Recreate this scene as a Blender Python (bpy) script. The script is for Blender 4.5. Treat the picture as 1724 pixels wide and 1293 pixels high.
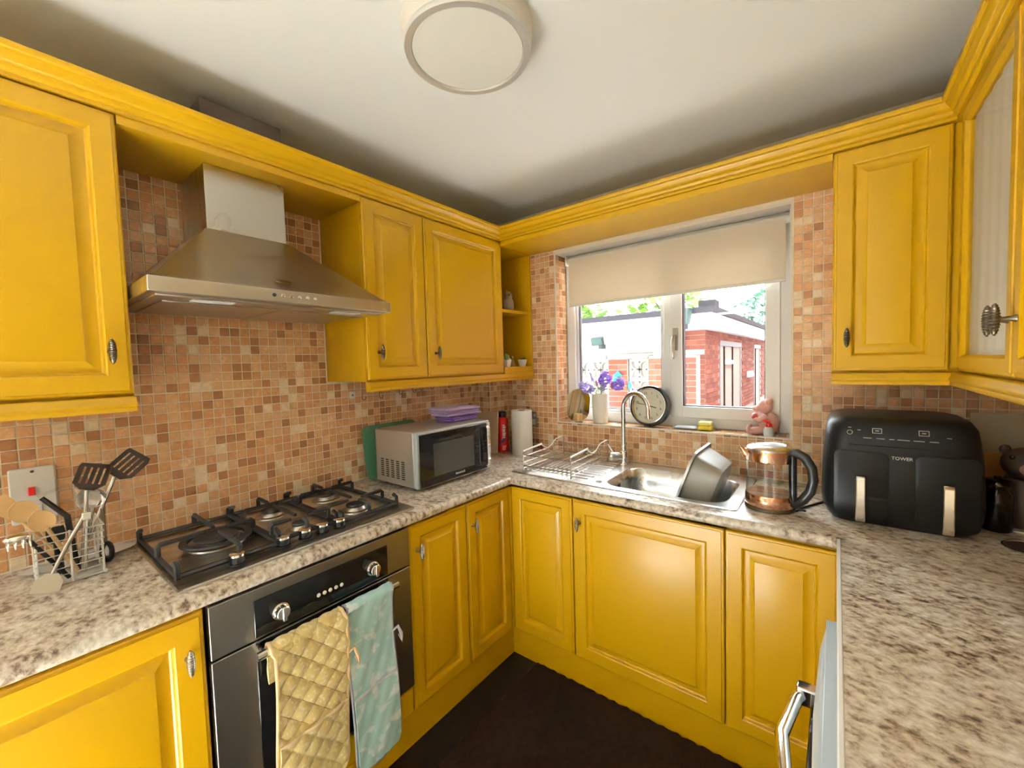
import bpy, bmesh, math, random
from mathutils import Matrix, Vector
random.seed(7)
for o in list(bpy.data.objects): bpy.data.objects.remove(o)
SC = bpy.context.scene
COL = SC.collection
PI = math.pi

# ------------------------------------------------------------------ camera
cam = bpy.data.cameras.new('camera')
cam.sensor_fit = 'HORIZONTAL'; cam.sensor_width = 36.0
cam.lens = 698.05 / 1724 * 36.0
cam.clip_start = 0.02
CAMO = bpy.data.objects.new('camera', cam); COL.objects.link(CAMO)
_f = Vector((-0.61599153, 0.786195, -0.04951635)); _r = Vector((0.78771186, 0.6153821, -0.02854626))
_u = Vector((-0.00802855, 0.05658887, 0.99836529))
CP = Vector((1.8264, -2.1343, 1.4563))
CAMO.matrix_world = Matrix(((_r.x, _u.x, -_f.x, CP.x), (_r.y, _u.y, -_f.y, CP.y), (_r.z, _u.z, -_f.z, CP.z), (0, 0, 0, 1)))
SC.camera = CAMO

# ------------------------------------------------------------------ sky, daylight, exposure
W = bpy.data.worlds.new('overcast_sky'); SC.world = W; W.use_nodes = True
bg = W.node_tree.nodes['Background']
bg.inputs['Color'].default_value = (0.88, 0.95, 1.0, 1); bg.inputs['Strength'].default_value = 13.0
sun = bpy.data.lights.new('sun', 'SUN'); sun.energy = 170.0; sun.angle = .02; sun.color = (1.0, 1.0, 1.0)
SUNO = bpy.data.objects.new('sun', sun); COL.objects.link(SUNO); SUNO.location = (0, -9, 12)
SUNO.rotation_euler = Vector((.07, .615, -.788)).to_track_quat('-Z', 'Y').to_euler()
def area(name, loc, rot, sx, sy, power, col=(1, 1, 1), portal=False):
    l = bpy.data.lights.new(name, 'AREA'); l.shape = 'RECTANGLE'; l.size = sx; l.size_y = sy
    l.energy = power; l.color = col
    if portal: l.cycles.is_portal = True
    o = bpy.data.objects.new(name, l); COL.objects.link(o); o.location = loc; o.rotation_euler = rot
    return o
area('window_portal', (1.09, 0.30, 1.6), (-PI / 2, 0, 0), 1.15, 1.0, 1, portal=True)
area('patio_door_portal', (.75, -4.06, 1.08), (PI / 2, 0, 0), .95, 2.15, 1, portal=True)
SC.view_settings.view_transform = 'Standard'; SC.view_settings.look = 'None'
SC.view_settings.gamma = 1.0; SC.view_settings.use_curve_mapping = False
SC.view_settings.exposure = 0.56

# ------------------------------------------------------------------ helpers
class MB:
    def __init__(s): s.v = []; s.f = []; s.m = []; s.k = 0
    def add(s, vs, fs):
        n = len(s.v); s.v += [tuple(p) for p in vs]
        for f in fs: s.f.append([i + n for i in f]); s.m.append(s.k)
        return s
    def mat(s, k): s.k = k; return s
    def box(s, x0, y0, z0, x1, y1, z1):
        return s.add([(x0, y0, z0), (x1, y0, z0), (x1, y1, z0), (x0, y1, z0), (x0, y0, z1), (x1, y0, z1), (x1, y1, z1), (x0, y1, z1)],
                     [(0, 3, 2, 1), (4, 5, 6, 7), (0, 1, 5, 4), (1, 2, 6, 5), (2, 3, 7, 6), (3, 0, 4, 7)])
    def loops(s, L, cap0=True, cap1=True, closed=True):
        n = len(L[0]); vs = [p for l in L for p in l]; fs = []
        for i in range(len(L) - 1):
            for j in range(n if closed else n - 1):
                k = (j + 1) % n
                fs.append((i * n + j, i * n + k, (i + 1) * n + k, (i + 1) * n + j))
        if cap0: fs.append(tuple(range(n))[::-1])
        if cap1: fs.append(tuple((len(L) - 1) * n + j for j in range(n)))
        return s.add(vs, fs)
    def lathe(s, prof, c=(0, 0, 0), n=24, axis='z', cap=True):
        L = []
        for r, h in prof:
            l = []
            for i in range(n):
                a = 2 * PI * i / n; x, y = max(r, 1e-5) * math.cos(a), max(r, 1e-5) * math.sin(a)
                p = {'z': (x, y, h), 'x': (h, x, y), 'y': (x, h, y)}[axis]
                l.append((p[0] + c[0], p[1] + c[1], p[2] + c[2]))
            L.append(l)
        return s.loops(L, cap, cap)
    def tube(s, path, r, n=6, closed=False, cap=True):
        P = [Vector(p) for p in path]; m = len(P); L = []
        rr = r if isinstance(r, (list, tuple)) else [r] * m
        prev = None
        for i in range(m):
            if closed: t = P[(i + 1) % m] - P[i - 1]
            else: t = P[min(i + 1, m - 1)] - P[max(i - 1, 0)]
            if t.length < 1e-9: t = Vector((0, 0, 1))
            t.normalize()
            if prev is None:
                ref = Vector((0, 0, 1)) if abs(t.z) < .9 else Vector((1, 0, 0)); a = t.cross(ref).normalized()
            else:
                a = prev - t * prev.dot(t); a = a.normalized() if a.length > 1e-6 else t.orthogonal().normalized()
            prev = a; b = t.cross(a)
            L.append([tuple(P[i] + a * (rr[i] * math.cos(2 * PI * j / n)) + b * (rr[i] * math.sin(2 * PI * j / n))) for j in range(n)])
        if closed: L.append(L[0]); return s.loops(L, False, False)
        return s.loops(L, cap, cap)
    def prism(s, poly, axis, a, b):
        def P(u, v, w): return {'x': (w, u, v), 'y': (u, w, v), 'z': (u, v, w)}[axis]
        return s.loops([[P(u, v, a) for u, v in poly], [P(u, v, b) for u, v in poly]])
    def ball(s, c, rx, ry=None, rz=None, n=12, m=8):
        ry = ry or rx; rz = rz or rx; L = []
        for i in range(m + 1):
            t = -PI / 2 + PI * i / m; k = max(math.cos(t), 1e-3)
            L.append([(c[0] + rx * k * math.cos(2 * PI * j / n), c[1] + ry * k * math.sin(2 * PI * j / n), c[2] + rz * math.sin(t)) for j in range(n)])
        return s.loops(L)
    def xf(s, M, start=0):
        for i in range(start, len(s.v)): s.v[i] = tuple(M @ Vector(s.v[i]))
        return s
    def build(s, name, mats, parent=None, local=False, smooth=35, bevel=0, seg=2, loc=None, recalc=True):
        me = bpy.data.meshes.new(name)
        off = Vector((0, 0, 0))
        if not local:
            p = parent
            while p is not None: off += p.location; p = p.parent
            if loc is not None: off += Vector(loc)
        me.from_pydata([tuple(Vector(v) - off) for v in s.v], [], s.f)
        if recalc:
            bm = bmesh.new(); bm.from_mesh(me); bmesh.ops.recalc_face_normals(bm, faces=bm.faces[:]); bm.to_mesh(me); bm.free()
        if not isinstance(mats, (list, tuple)): mats = [mats]
        for m in mats: me.materials.append(MAT(m))
        if len(mats) > 1: me.polygons.foreach_set('material_index', s.m)
        if smooth:
            me.polygons.foreach_set('use_smooth', [True] * len(me.polygons)); me.set_sharp_from_angle(angle=math.radians(smooth))
        o = bpy.data.objects.new(name, me); COL.objects.link(o)
        if parent is not None: o.parent = parent
        if loc is not None: o.location = loc
        if bevel:
            b = o.modifiers.new('bevel', 'BEVEL'); b.width = bevel; b.segments = seg; b.limit_method = 'ANGLE'; b.angle_limit = math.radians(40)
        return o

def tag(o, label, cat, group=None, kind=None):
    if label: o['label'] = label
    if cat: o['category'] = cat
    if group: o['group'] = group
    if kind: o['kind'] = kind
    return o
def thing(name, label, cat, loc=(0, 0, 0), rz=0, group=None):
    o = bpy.data.objects.new(name, None); COL.objects.link(o); o.location = loc; o.rotation_euler = (0, 0, rz)
    o.empty_display_size = .05
    return tag(o, label, cat, group)
def struct(o): o['kind'] = 'structure'; return o
def boxobj(name, mat, parent, b, bevel=0, **k): return MB().box(*b).build(name, mat, parent, bevel=bevel, **k)
def rrect(x0, y0, x1, y1, r, n=5):
    pts = []
    for cx, cy, a0 in ((x1 - r, y1 - r, 0), (x0 + r, y1 - r, PI / 2), (x0 + r, y0 + r, PI), (x1 - r, y0 + r, 1.5 * PI)):
        for i in range(n + 1):
            a = a0 + PI / 2 * i / n; pts.append((cx + r * math.cos(a), cy + r * math.sin(a)))
    return pts
def text(body, name, size, M, mat, parent=None, ext=.0006, align='CENTER'):
    cu = bpy.data.curves.new(name, 'FONT'); cu.body = body; cu.size = size; cu.extrude = ext; cu.align_x = align; cu.align_y = 'CENTER'
    cu.resolution_u = 3
    t = bpy.data.objects.new(name + '_src', cu); COL.objects.link(t)
    dg = bpy.context.evaluated_depsgraph_get(); me = bpy.data.meshes.new_from_object(t.evaluated_get(dg))
    bpy.data.objects.remove(t); bpy.data.curves.remove(cu)
    me.name = name; me.materials.clear(); me.materials.append(MAT(mat))
    off = Vector((0, 0, 0)); p = parent
    while p is not None: off += p.location; p = p.parent
    me.transform(Matrix.Translation(-off) @ M)
    o = bpy.data.objects.new(name, me); COL.objects.link(o)
    if parent is not None: o.parent = parent
    return o
def basis(o, x, y, z):
    x, y, z = Vector(x), Vector(y), Vector(z)
    return Matrix(((x.x, y.x, z.x, o[0]), (x.y, y.y, z.y, o[1]), (x.z, y.z, z.z, o[2]), (0, 0, 0, 1)))
FL = lambda o: basis(o, (0, 1, 0), (0, 0, 1), (1, 0, 0))     # sheet facing +x
FB = lambda o: basis(o, (1, 0, 0), (0, 0, 1), (0, -1, 0))    # sheet facing -y

# ------------------------------------------------------------------ materials
_M = {}
SPEC = {}
def nt(m):
    m.use_nodes = True; n = m.node_tree; return n, n.nodes['Principled BSDF']
def MAT(name):
    if not isinstance(name, str): return name
    if name in _M: return _M[name]
    m = bpy.data.materials.new(name); _M[name] = m
    fn = SPEC[name]; fn(m) if callable(fn) else simple(m, **fn)
    return m
def node(n, t, **k):
    x = n.nodes.new(t)
    for a, b in k.items():
        if a.startswith('i_'): x.inputs[a[2:].replace('_', ' ')].default_value = b
        else: setattr(x, a, b)
    return x
def pos(n): return node(n, 'ShaderNodeNewGeometry').outputs['Position']
def simple(m, c=(.5, .5, .5), r=.5, me=0, spec=.5, var=0, sc=30, bump=0, bsc=200, coat=0, tr=0, ior=1.45, em=0, sheen=0, aniso=None, sss=0):
    n, p = nt(m); L = n.links
    p.inputs['Base Color'].default_value = (*c, 1); p.inputs['Roughness'].default_value = r; p.inputs['Metallic'].default_value = me
    p.inputs['IOR'].default_value = ior; p.inputs['Coat Weight'].default_value = coat; p.inputs['Transmission Weight'].default_value = tr
    p.inputs['Sheen Weight'].default_value = sheen; p.inputs['Specular IOR Level'].default_value = spec
    if sss: p.inputs['Subsurface Weight'].default_value = sss; p.inputs['Subsurface Radius'].default_value = (.02, .01, .006)
    if var:
        nz = node(n, 'ShaderNodeTexNoise', i_Scale=sc, i_Detail=5.0); L.new(pos(n), nz.inputs['Vector'])
        mx = node(n, 'ShaderNodeMix', data_type='RGBA', blend_type='MIX')
        mx.inputs['A'].default_value = (*[max(0, x * (1 - var)) for x in c], 1); mx.inputs['B'].default_value = (*[min(1, x * (1 + var)) for x in c], 1)
        L.new(nz.outputs['Fac'], mx.inputs['Factor']); L.new(mx.outputs['Result'], p.inputs['Base Color'])
    if bump:
        nz = node(n, 'ShaderNodeTexNoise', i_Scale=bsc, i_Detail=3.0); L.new(pos(n), nz.inputs['Vector'])
        b = node(n, 'ShaderNodeBump', i_Strength=bump, i_Distance=.002); L.new(nz.outputs['Fac'], b.inputs['Height']); L.new(b.outputs['Normal'], p.inputs['Normal'])
def brushed(c, r, sx):
    def fn(m):
        n, p = nt(m); L = n.links
        p.inputs['Base Color'].default_value = (*c, 1); p.inputs['Metallic'].default_value = 1
        mp = node(n, 'ShaderNodeMapping'); mp.inputs['Scale'].default_value = sx; L.new(pos(n), mp.inputs['Vector'])
        nz = node(n, 'ShaderNodeTexNoise', i_Scale=1.0, i_Detail=3.0); L.new(mp.outputs['Vector'], nz.inputs['Vector'])
        mr = node(n, 'ShaderNodeMapRange'); mr.inputs['To Min'].default_value = r * .75; mr.inputs['To Max'].default_value = r * 1.3
        L.new(nz.outputs['Fac'], mr.inputs['Value']); L.new(mr.outputs['Result'], p.inputs['Roughness'])
    return fn
def stone(m):
    n, p = nt(m); L = n.links; g = pos(n)
    mp = node(n, 'ShaderNodeMapping'); mp.inputs['Rotation'].default_value = (0, 0, .6); mp.inputs['Scale'].default_value = (1.0, 1.35, 1.0); L.new(g, mp.inputs['Vector'])
    a = node(n, 'ShaderNodeTexNoise', i_Scale=52.0, i_Detail=8.0, i_Roughness=.62, i_Distortion=.25); L.new(mp.outputs['Vector'], a.inputs['Vector'])
    b = node(n, 'ShaderNodeTexNoise', i_Scale=14.0, i_Detail=4.0, i_Roughness=.6); L.new(g, b.inputs['Vector'])
    ad = node(n, 'ShaderNodeMath', operation='MULTIPLY_ADD'); L.new(b.outputs['Fac'], ad.inputs[0]); ad.inputs[1].default_value = .50
    L.new(a.outputs['Fac'], ad.inputs[2])
    cr = node(n, 'ShaderNodeValToRGB'); L.new(ad.outputs[0], cr.inputs['Fac'])
    e = cr.color_ramp.elements
    e[0].position = .50; e[0].color = (.050, .032, .021, 1); e[1].position = .96; e[1].color = (.80, .75, .65, 1)
    for ps, c in ((.58, (.14, .093, .062, 1)), (.655, (.33, .25, .175, 1)), (.73, (.51, .43, .33, 1)), (.83, (.64, .57, .46, 1))):
        x = e.new(ps); x.color = c
    L.new(cr.outputs['Color'], p.inputs['Base Color']); p.inputs['Roughness'].default_value = .28
def glass(tint=(1, 1, 1), gl=1.0, rough=0.0, ior=1.45):
    def fn(m):
        m.use_nodes = True; n = m.node_tree; n.nodes.clear()
        o = n.nodes.new('ShaderNodeOutputMaterial'); t = n.nodes.new('ShaderNodeBsdfTransparent'); t.inputs[0].default_value = (*tint, 1)
        g = n.nodes.new('ShaderNodeBsdfGlossy'); g.inputs['Roughness'].default_value = rough
        f = n.nodes.new('ShaderNodeFresnel'); gm = n.nodes.new('ShaderNodeNewGeometry')
        mi = n.nodes.new('ShaderNodeMapRange'); mi.inputs['To Min'].default_value = ior; mi.inputs['To Max'].default_value = 1 / ior   # same reflectance from both sides of a thin sheet
        n.links.new(gm.outputs['Backfacing'], mi.inputs['Value']); n.links.new(mi.outputs['Result'], f.inputs['IOR'])
        k = n.nodes.new('ShaderNodeMath'); k.operation = 'MULTIPLY'; k.inputs[1].default_value = gl; n.links.new(f.outputs[0], k.inputs[0])
        x = n.nodes.new('ShaderNodeMixShader'); n.links.new(k.outputs[0], x.inputs[0]); n.links.new(t.outputs[0], x.inputs[1]); n.links.new(g.outputs[0], x.inputs[2])
        n.links.new(x.outputs[0], o.inputs[0])
    return fn
def translucent(c, tw=.5):
    def fn(m):
        m.use_nodes = True; n = m.node_tree; n.nodes.clear()
        o = n.nodes.new('ShaderNodeOutputMaterial'); d = n.nodes.new('ShaderNodeBsdfDiffuse'); d.inputs[0].default_value = (*c, 1)
        t = n.nodes.new('ShaderNodeBsdfTranslucent'); t.inputs[0].default_value = (*c, 1)
        x = n.nodes.new('ShaderNodeMixShader'); x.inputs[0].default_value = tw
        n.links.new(d.outputs[0], x.inputs[1]); n.links.new(t.outputs[0], x.inputs[2]); n.links.new(x.outputs[0], o.inputs[0])
    return fn
def tilemat(c, v):
    def fn(m):
        n, p = nt(m); L = n.links; g = pos(n)
        a = node(n, 'ShaderNodeTexNoise', i_Scale=46.0, i_Detail=6.0, i_Roughness=.65, i_Distortion=1.2); L.new(g, a.inputs['Vector'])
        cr = node(n, 'ShaderNodeValToRGB'); L.new(a.outputs['Fac'], cr.inputs['Fac']); e = cr.color_ramp.elements
        e[0].position = .3; e[0].color = (*[x * .82 for x in c], 1); e[1].position = .72; e[1].color = (*v, 1)
        x = e.new(.56); x.color = (*c, 1)
        L.new(cr.outputs['Color'], p.inputs['Base Color']); p.inputs['Roughness'].default_value = .33
    return fn
def floral(base, spots, sc, th):
    def fn(m):
        n, p = nt(m); L = n.links; g = pos(n)
        a = node(n, 'ShaderNodeTexNoise', i_Scale=sc, i_Detail=4.0); L.new(g, a.inputs['Vector'])
        cr = node(n, 'ShaderNodeValToRGB'); L.new(a.outputs['Fac'], cr.inputs['Fac']); e = cr.color_ramp.elements
        e[0].position = th; e[0].color = (*base, 1); e[1].position = th + .12; e[1].color = (*spots, 1)
        L.new(cr.outputs['Color'], p.inputs['Base Color']); p.inputs['Roughness'].default_value = .85; p.inputs['Sheen Weight'].default_value = .2
    return fn
def water_mat(m): glass((.96, .99, .99), 1.0, 0.0, 1.33)(m)

SPEC.update(
    yellow=dict(c=(.50, .275, .0015), r=.31, spec=.45, var=.05, sc=5),
    yellow_inside=dict(c=(.72, .36, .012), r=.5),
    ceiling=dict(c=(.90, .90, .85), r=.9, var=.02, sc=2),
    plaster=dict(c=(.78, .74, .64), r=.9), grout=dict(c=(.88, .79, .62), r=.85, var=.08, sc=40),
    white_reveal=dict(c=(.80, .74, .64), r=.6),
    floor=dict(c=(.009, .006, .005), r=.5, spec=.25, var=.5, sc=12, bump=.15, bsc=60), rug=dict(c=(.017, .0085, .0045), r=.95, spec=.1, var=.6, sc=45, bump=.9, bsc=240),
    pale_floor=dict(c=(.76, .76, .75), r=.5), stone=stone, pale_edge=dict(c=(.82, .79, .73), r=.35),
    upvc=dict(c=(.80, .80, .78), r=.3), upvc_gasket=dict(c=(.05, .05, .06), r=.6),
    pane=glass((.97, .985, .98), 1.0), glass=glass((.97, .98, .97), 1.0), clear_plastic=glass((.93, .95, .95), 1.2, .05), cabinet_glass=glass((.97, .97, .95), .35, .12), dark_glass=glass((.32, .30, .27), 1.2), water=water_mat,
    blind=translucent((.82, .74, .61), .22), blind_white=dict(c=(.80, .78, .72), r=.6),
    steel=brushed((.62, .60, .55), .30, (6, 6, 900)), steel_hood=brushed((.55, .51, .44), .32, (900, 4, 4)), steel_y=brushed((.60, .58, .53), .28, (900, 5, 5)),
    sink_steel=brushed((.74, .74, .72), .30, (12, 12, 12)), bowl_steel=brushed((.66, .66, .64), .27, (12, 12, 12)), steel_bright=dict(c=(.78, .77, .74), r=.22, me=1), chrome=dict(c=(.82, .82, .82), r=.06, me=1),
    oven_steel=brushed((.30, .28, .25), .36, (5, 600, 5)), copper=dict(c=(.72, .42, .28), r=.14, me=1), bronze=dict(c=(.17, .14, .10), r=.38, me=1), antique=dict(c=(.36, .33, .28), r=.35, me=1),
    iron=dict(c=(.022, .022, .023), r=.5, bump=.2, bsc=500), black_gloss=dict(c=(.006, .006, .007), r=.05), black_plastic=dict(c=(.012, .012, .013), r=.33), black_matt=dict(c=(.005, .0055, .0055), r=.38, ior=1.3),
    screen_glass=dict(c=(.055, .055, .045), r=.10), display_off=dict(c=(.01, .01, .011), r=.08), silver_plastic=dict(c=(.52, .50, .45), r=.38, me=.6), silver_paint=dict(c=(.56, .63, .66), r=.32, me=.1), aluminium=dict(c=(.66, .65, .61), r=.28, me=.5), white_gloss=dict(c=(.80, .80, .77), r=.25), white_plastic=dict(c=(.78, .76, .70), r=.4),
    warm_plastic=dict(c=(.72, .66, .56), r=.55), diffuser=dict(c=(.78, .76, .68), r=.5), mdf_dark=dict(c=(.07, .05, .035), r=.7),
    red=dict(c=(.55, .012, .010), r=.25), red_switch=dict(c=(.7, .02, .02), r=.3), navy=dict(c=(.03, .03, .18), r=.4), paper=dict(c=(.86, .84, .80), r=.95, bump=.3, bsc=300), cardboard=dict(c=(.33, .20, .11), r=.9),
    lilac=dict(c=(.50, .36, .66), r=.95, var=.2, sc=90, bump=.6, bsc=350, sheen=.3), purple=dict(c=(.19, .07, .42), r=.95, var=.2, sc=90, bump=.6, bsc=350, sheen=.3),
    green_plastic=dict(c=(.075, .22, .13), r=.3, tr=0), board_wood=dict(c=(.62, .47, .30), r=.6, var=.15, sc=14), spoon_wood=dict(c=(.72, .48, .22), r=.55, var=.12, sc=20), dark_wood=dict(c=(.30, .14, .05), r=.5),
    glove_yellow=floral((.56, .42, .15), (.70, .58, .31), 85, .52), glove_mint=floral((.36, .55, .50), (.66, .72, .66), 26, .54), piping=dict(c=(.66, .47, .25), r=.8), piping_grey=dict(c=(.30, .30, .32), r=.8), cream_cloth=dict(c=(.74, .66, .50), r=.85), grey_cloth=dict(c=(.50, .46, .48), r=.85), stitch=dict(c=(.34, .22, .07), r=.9),
    brown_nylon=dict(c=(.026, .014, .009), r=.35, spec=.3), basin=dict(c=(.36, .36, .335), r=.42, me=.5), wire_white=dict(c=(.78, .76, .68), r=.35), candle=dict(c=(.80, .47, .17), r=.5, sss=.2), mirror=dict(c=(.60, .62, .60), r=.04, me=1), ceramic=dict(c=(.78, .73, .62), r=.35, sss=.0), petal_purple=dict(c=(.34, .20, .72), r=.7, var=.35, sc=120), petal_violet=dict(c=(.46, .36, .80), r=.7, var=.3, sc=120), petal_pink=dict(c=(.72, .38, .55), r=.7), leaf=dict(c=(.20, .36, .08), r=.6, var=.3, sc=60), leaf_dark=dict(c=(.05, .13, .05), r=.6),
    clock_face=dict(c=(.58, .55, .42), r=.35), clock_case=dict(c=(.020, .022, .022), r=.25), sponge=dict(c=(.85, .68, .07), r=.9, bump=.5, bsc=400), sponge_top=dict(c=(.86, .78, .36), r=.95), bear=dict(c=(.62, .34, .28), r=.55, var=.15, sc=60), bear_red=dict(c=(.60, .12, .10), r=.4), soap_body=dict(c=(.60, .66, .62), r=.3), foil=dict(c=(.62, .68, .74), r=.3),
    figure_stone=dict(c=(.25, .18, .11), r=.8, var=.35, sc=60), gold=dict(c=(.25, .17, .06), r=.4, me=.5), dark_pottery=dict(c=(.060, .035, .022), r=.5, var=.4, sc=40), pig_pink=dict(c=(.38, .20, .15), r=.5), print_cream=dict(c=(.48, .42, .27), r=.4), print_orange=dict(c=(.50, .23, .03), r=.4),
    net=translucent((.74, .72, .68), .35), net_inside=dict(c=(.78, .75, .69), r=.9),
    brick_a=dict(c=(.20, .062, .042), spec=.08, r=.9, var=.3, sc=9), brick_b=dict(c=(.15, .048, .034), spec=.08, r=.9, var=.3, sc=9), brick_c=dict(c=(.26, .09, .06), spec=.08, r=.9, var=.3, sc=9), mortar=dict(c=(.36, .31, .27), spec=.08, r=.95), concrete=dict(c=(.24, .235, .22), spec=.08, r=.95, var=.2, sc=8), block_white=dict(c=(.42, .41, .39), spec=.08, r=.9), fascia=dict(c=(.74, .74, .76), spec=.08, r=.6), felt=dict(c=(.06, .06, .07), spec=.08, r=.9), frame_brown=dict(c=(.05, .036, .032), r=.6), frame_grey=dict(c=(.10, .10, .105), r=.6), shed_glass=dict(c=(.075, .14, .125), r=.35, spec=.15), teal=dict(c=(.01, .20, .20), r=.3), lamp_grey=dict(c=(.04, .05, .05), r=.5), foliage=dict(c=(.12, .21, .04), r=.8, var=.4, sc=3), foliage_dark=dict(c=(.05, .13, .08), r=.8, var=.4, sc=3), bark=dict(c=(.10, .08, .06), r=.9), asphalt=dict(c=(.07, .07, .07), spec=.08, r=.95), paving=dict(c=(.62, .61, .59), spec=.08, r=.95, var=.15, sc=2),
)
TC = [((.54, .275, .115), (.64, .40, .21)), ((.47, .215, .080), (.55, .29, .13)), ((.60, .355, .170), (.70, .50, .29)), ((.61, .375, .20), (.72, .53, .33)), ((.55, .30, .135), (.70, .52, .31)), ((.70, .555, .38), (.77, .66, .48)), ((.42, .185, .065), (.52, .26, .11))]
TW = [28, 18, 22, 11, 12, 3, 6]
for i, (a_, b_) in enumerate(TC): q_ = .92 if i in (1, 6) else 1.2; SPEC['tile_%d' % i] = tilemat((a_[0] * q_, a_[1] * q_, a_[2] * q_), (min(.9, b_[0] * q_ * 1.05), b_[1] * q_ * 1.08, b_[2] * q_ * 1.12))
# ------------------------------------------------------------------ room shell
XR, YF, ZC = 2.44, -3.95, 2.365
SX0, SX1, SZ0, SZ1 = .505, 1.671, 1.096, 2.105      # window opening
floor = struct(boxobj('floor', 'floor', None, (-.1, YF - .1, -.12, XR + .1, .28, 0)))
ceiling = struct(boxobj('ceiling', 'ceiling', None, (-.1, YF - .1, ZC, XR + .1, .28, ZC + .1)))
wl = MB().box(-.1, YF, 0, 0, .28, ZC); wl.box(0, -.187, .911, .125, 0, 1.40)
wall_left = struct(wl.build('wall_left', 'grout'))
wb = MB().box(0, 0, 0, SX0, .28, ZC).box(SX1, 0, 0, XR, .28, ZC).box(SX0, 0, 0, SX1, .28, SZ0).box(SX0, 0, SZ1, SX1, .28, ZC)
wall_back = struct(wb.build('wall_back', 'grout'))
wall_right = struct(boxobj('wall_right', 'grout', None, (XR, YF, 0, XR + .1, .28, ZC)))
DX0, DX1 = .28, 1.22
wf = MB().box(0, YF - .1, 0, DX0, YF, ZC).box(DX1, YF - .1, 0, XR, YF, ZC).box(DX0, YF - .1, 2.15, DX1, YF, ZC)
wall_front = struct(wf.build('wall_front', 'plaster'))
pd = MB()
for x0, x1 in ((DX0, DX0 + .05), (DX1 - .05, DX1)): pd.box(x0, YF - .09, 0, x1, YF - .02, 2.15)
pd.box(DX0 + .05, YF - .09, 0, DX1 - .05, YF - .02, .09).box(DX0 + .05, YF - .09, 2.09, DX1 - .05, YF - .02, 2.15)
door_1 = struct(pd.build('door_1', 'upvc', bevel=.004))
boxobj('pane', 'pane', door_1, (DX0 + .05, YF - .06, .09, DX1 - .05, YF - .055, 2.09))
struct(boxobj('floor_bounce', 'pale_floor', None, (.02, YF + .005, .0005, XR - .02, -2.35, .006)))  # pale sheet added behind the camera to bounce light onto the ceiling
struct(boxobj('storey_shade_block', 'brick_b', None, (-9, YF - .1, ZC + .12, XR + .1, .28, 12.0)))  # unseen tall block added to throw shade over garden and garage
# boxed window head lining
trim_h = struct(boxobj('trim_1', 'white_reveal', None, (SX0, .002, SZ1 - .012, SX1, .12, SZ1)))

# mosaic tiles ------------------------------------------------------
TP = .0338; TS = .0302
def tilemesh(face, k):
    h = TS / 2; t = .0022; i = h - .0012
    lo = [(-h, -h), (h, -h), (h, h), (-h, h)]; hi = [(-i, -i), (i, -i), (i, i), (-i, i)]
    def P(u, v, d):
        if face == 'x+': return (d, u, v)
        if face == 'x-': return (-d, u, v)
        if face == 'y-': return (u, -d, v)
        return (u, v, d)
    mb = MB().loops([[P(u, v, -.001) for u, v in lo], [P(u, v, t * .6) for u, v in lo], [P(u, v, t) for u, v in hi]], False, True)
    return mb
_tm = {}
def tile_mesh_data(face, k):
    if (face, k) not in _tm:
        o = tilemesh(face, k).build('tile', 'tile_%d' % k, smooth=0); _tm[face, k] = o.data; bpy.data.objects.remove(o)
    return _tm[face, k]
def tile_wall(parent, specs, limit=300):
    """specs: (face, plane, u0, u1, v0, v1, origin_u, origin_v)"""
    cells = []
    for face, plane, u0, u1, v0, v1, ou, ov in specs:
        i0, i1 = math.floor((u0 - ou) / TP), math.ceil((u1 - ou) / TP); j0, j1 = math.floor((v0 - ov) / TP), math.ceil((v1 - ov) / TP)
        for i in range(i0, i1):
            for j in range(j0, j1):
                a, b = max(u0, ou + i * TP + .0018), min(u1, ou + (i + 1) * TP - .0018)
                c, d = max(v0, ov + j * TP + .0018), min(v1, ov + (j + 1) * TP - .0018)
                if b - a < .006 or d - c < .006: continue
                u, v = (a + b) / 2, (c + d) / 2
                p = {'x': (plane, u, v), 'y': (u, plane, v), 'z': (u, v, plane)}[face[0]]
                nrm = Vector({'x+': (1, 0, 0), 'x-': (-1, 0, 0), 'y-': (0, -1, 0), 'z+': (0, 0, 1)}[face])
                dv = Vector(p) - CP; dz = dv.dot(_f); sc = 0
                if dz > .1:
                    px = 862 + 698 * dv.dot(_r) / dz; py = 646.5 - 698 * dv.dot(_u) / dz
                    if 5 < px < 1719 and 5 < py < 1288: sc = max(0, -dv.dot(nrm)) / dv.length ** 3 * (b - a) * (d - c)
                rnd = random.Random((i % 9) * 31 + (j % 9) * 57 + hash(face) % 1 + ((i // 9) * 7 + (j // 9) * 13) % 4 * 101)
                k = rnd.choices(range(7), TW)[0]
                cells.append((sc, p, (b - a) / TS, (d - c) / TS, face, k))
    cells.sort(key=lambda c: -c[0])
    for n_, (sc, p, su, sv, face, k) in enumerate(cells[:limit]):
        o = bpy.data.objects.new('tile', tile_mesh_data(face, k)); COL.objects.link(o); o.parent = parent
        o.location = p; o.scale = {'x': (1, su, sv), 'y': (su, 1, sv), 'z': (su, sv, 1)}[face[0]]
    rest = cells[limit:]
    if rest:
        mb = MB()
        for sc, p, su, sv, face, k in rest:
            t = tilemesh(face, k); S = {'x': (1, su, sv), 'y': (su, 1, sv), 'z': (su, sv, 1)}[face[0]]
            mb.mat(k); mb.add([(p[0] + x * S[0], p[1] + y * S[1], p[2] + z * S[2]) for x, y, z in t.v], t.f)
        o = mb.build('tile_field', ['tile_%d' % i for i in range(7)], parent, smooth=0, recalc=False); o['kind'] = 'stuff'
Z0 = .913
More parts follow.
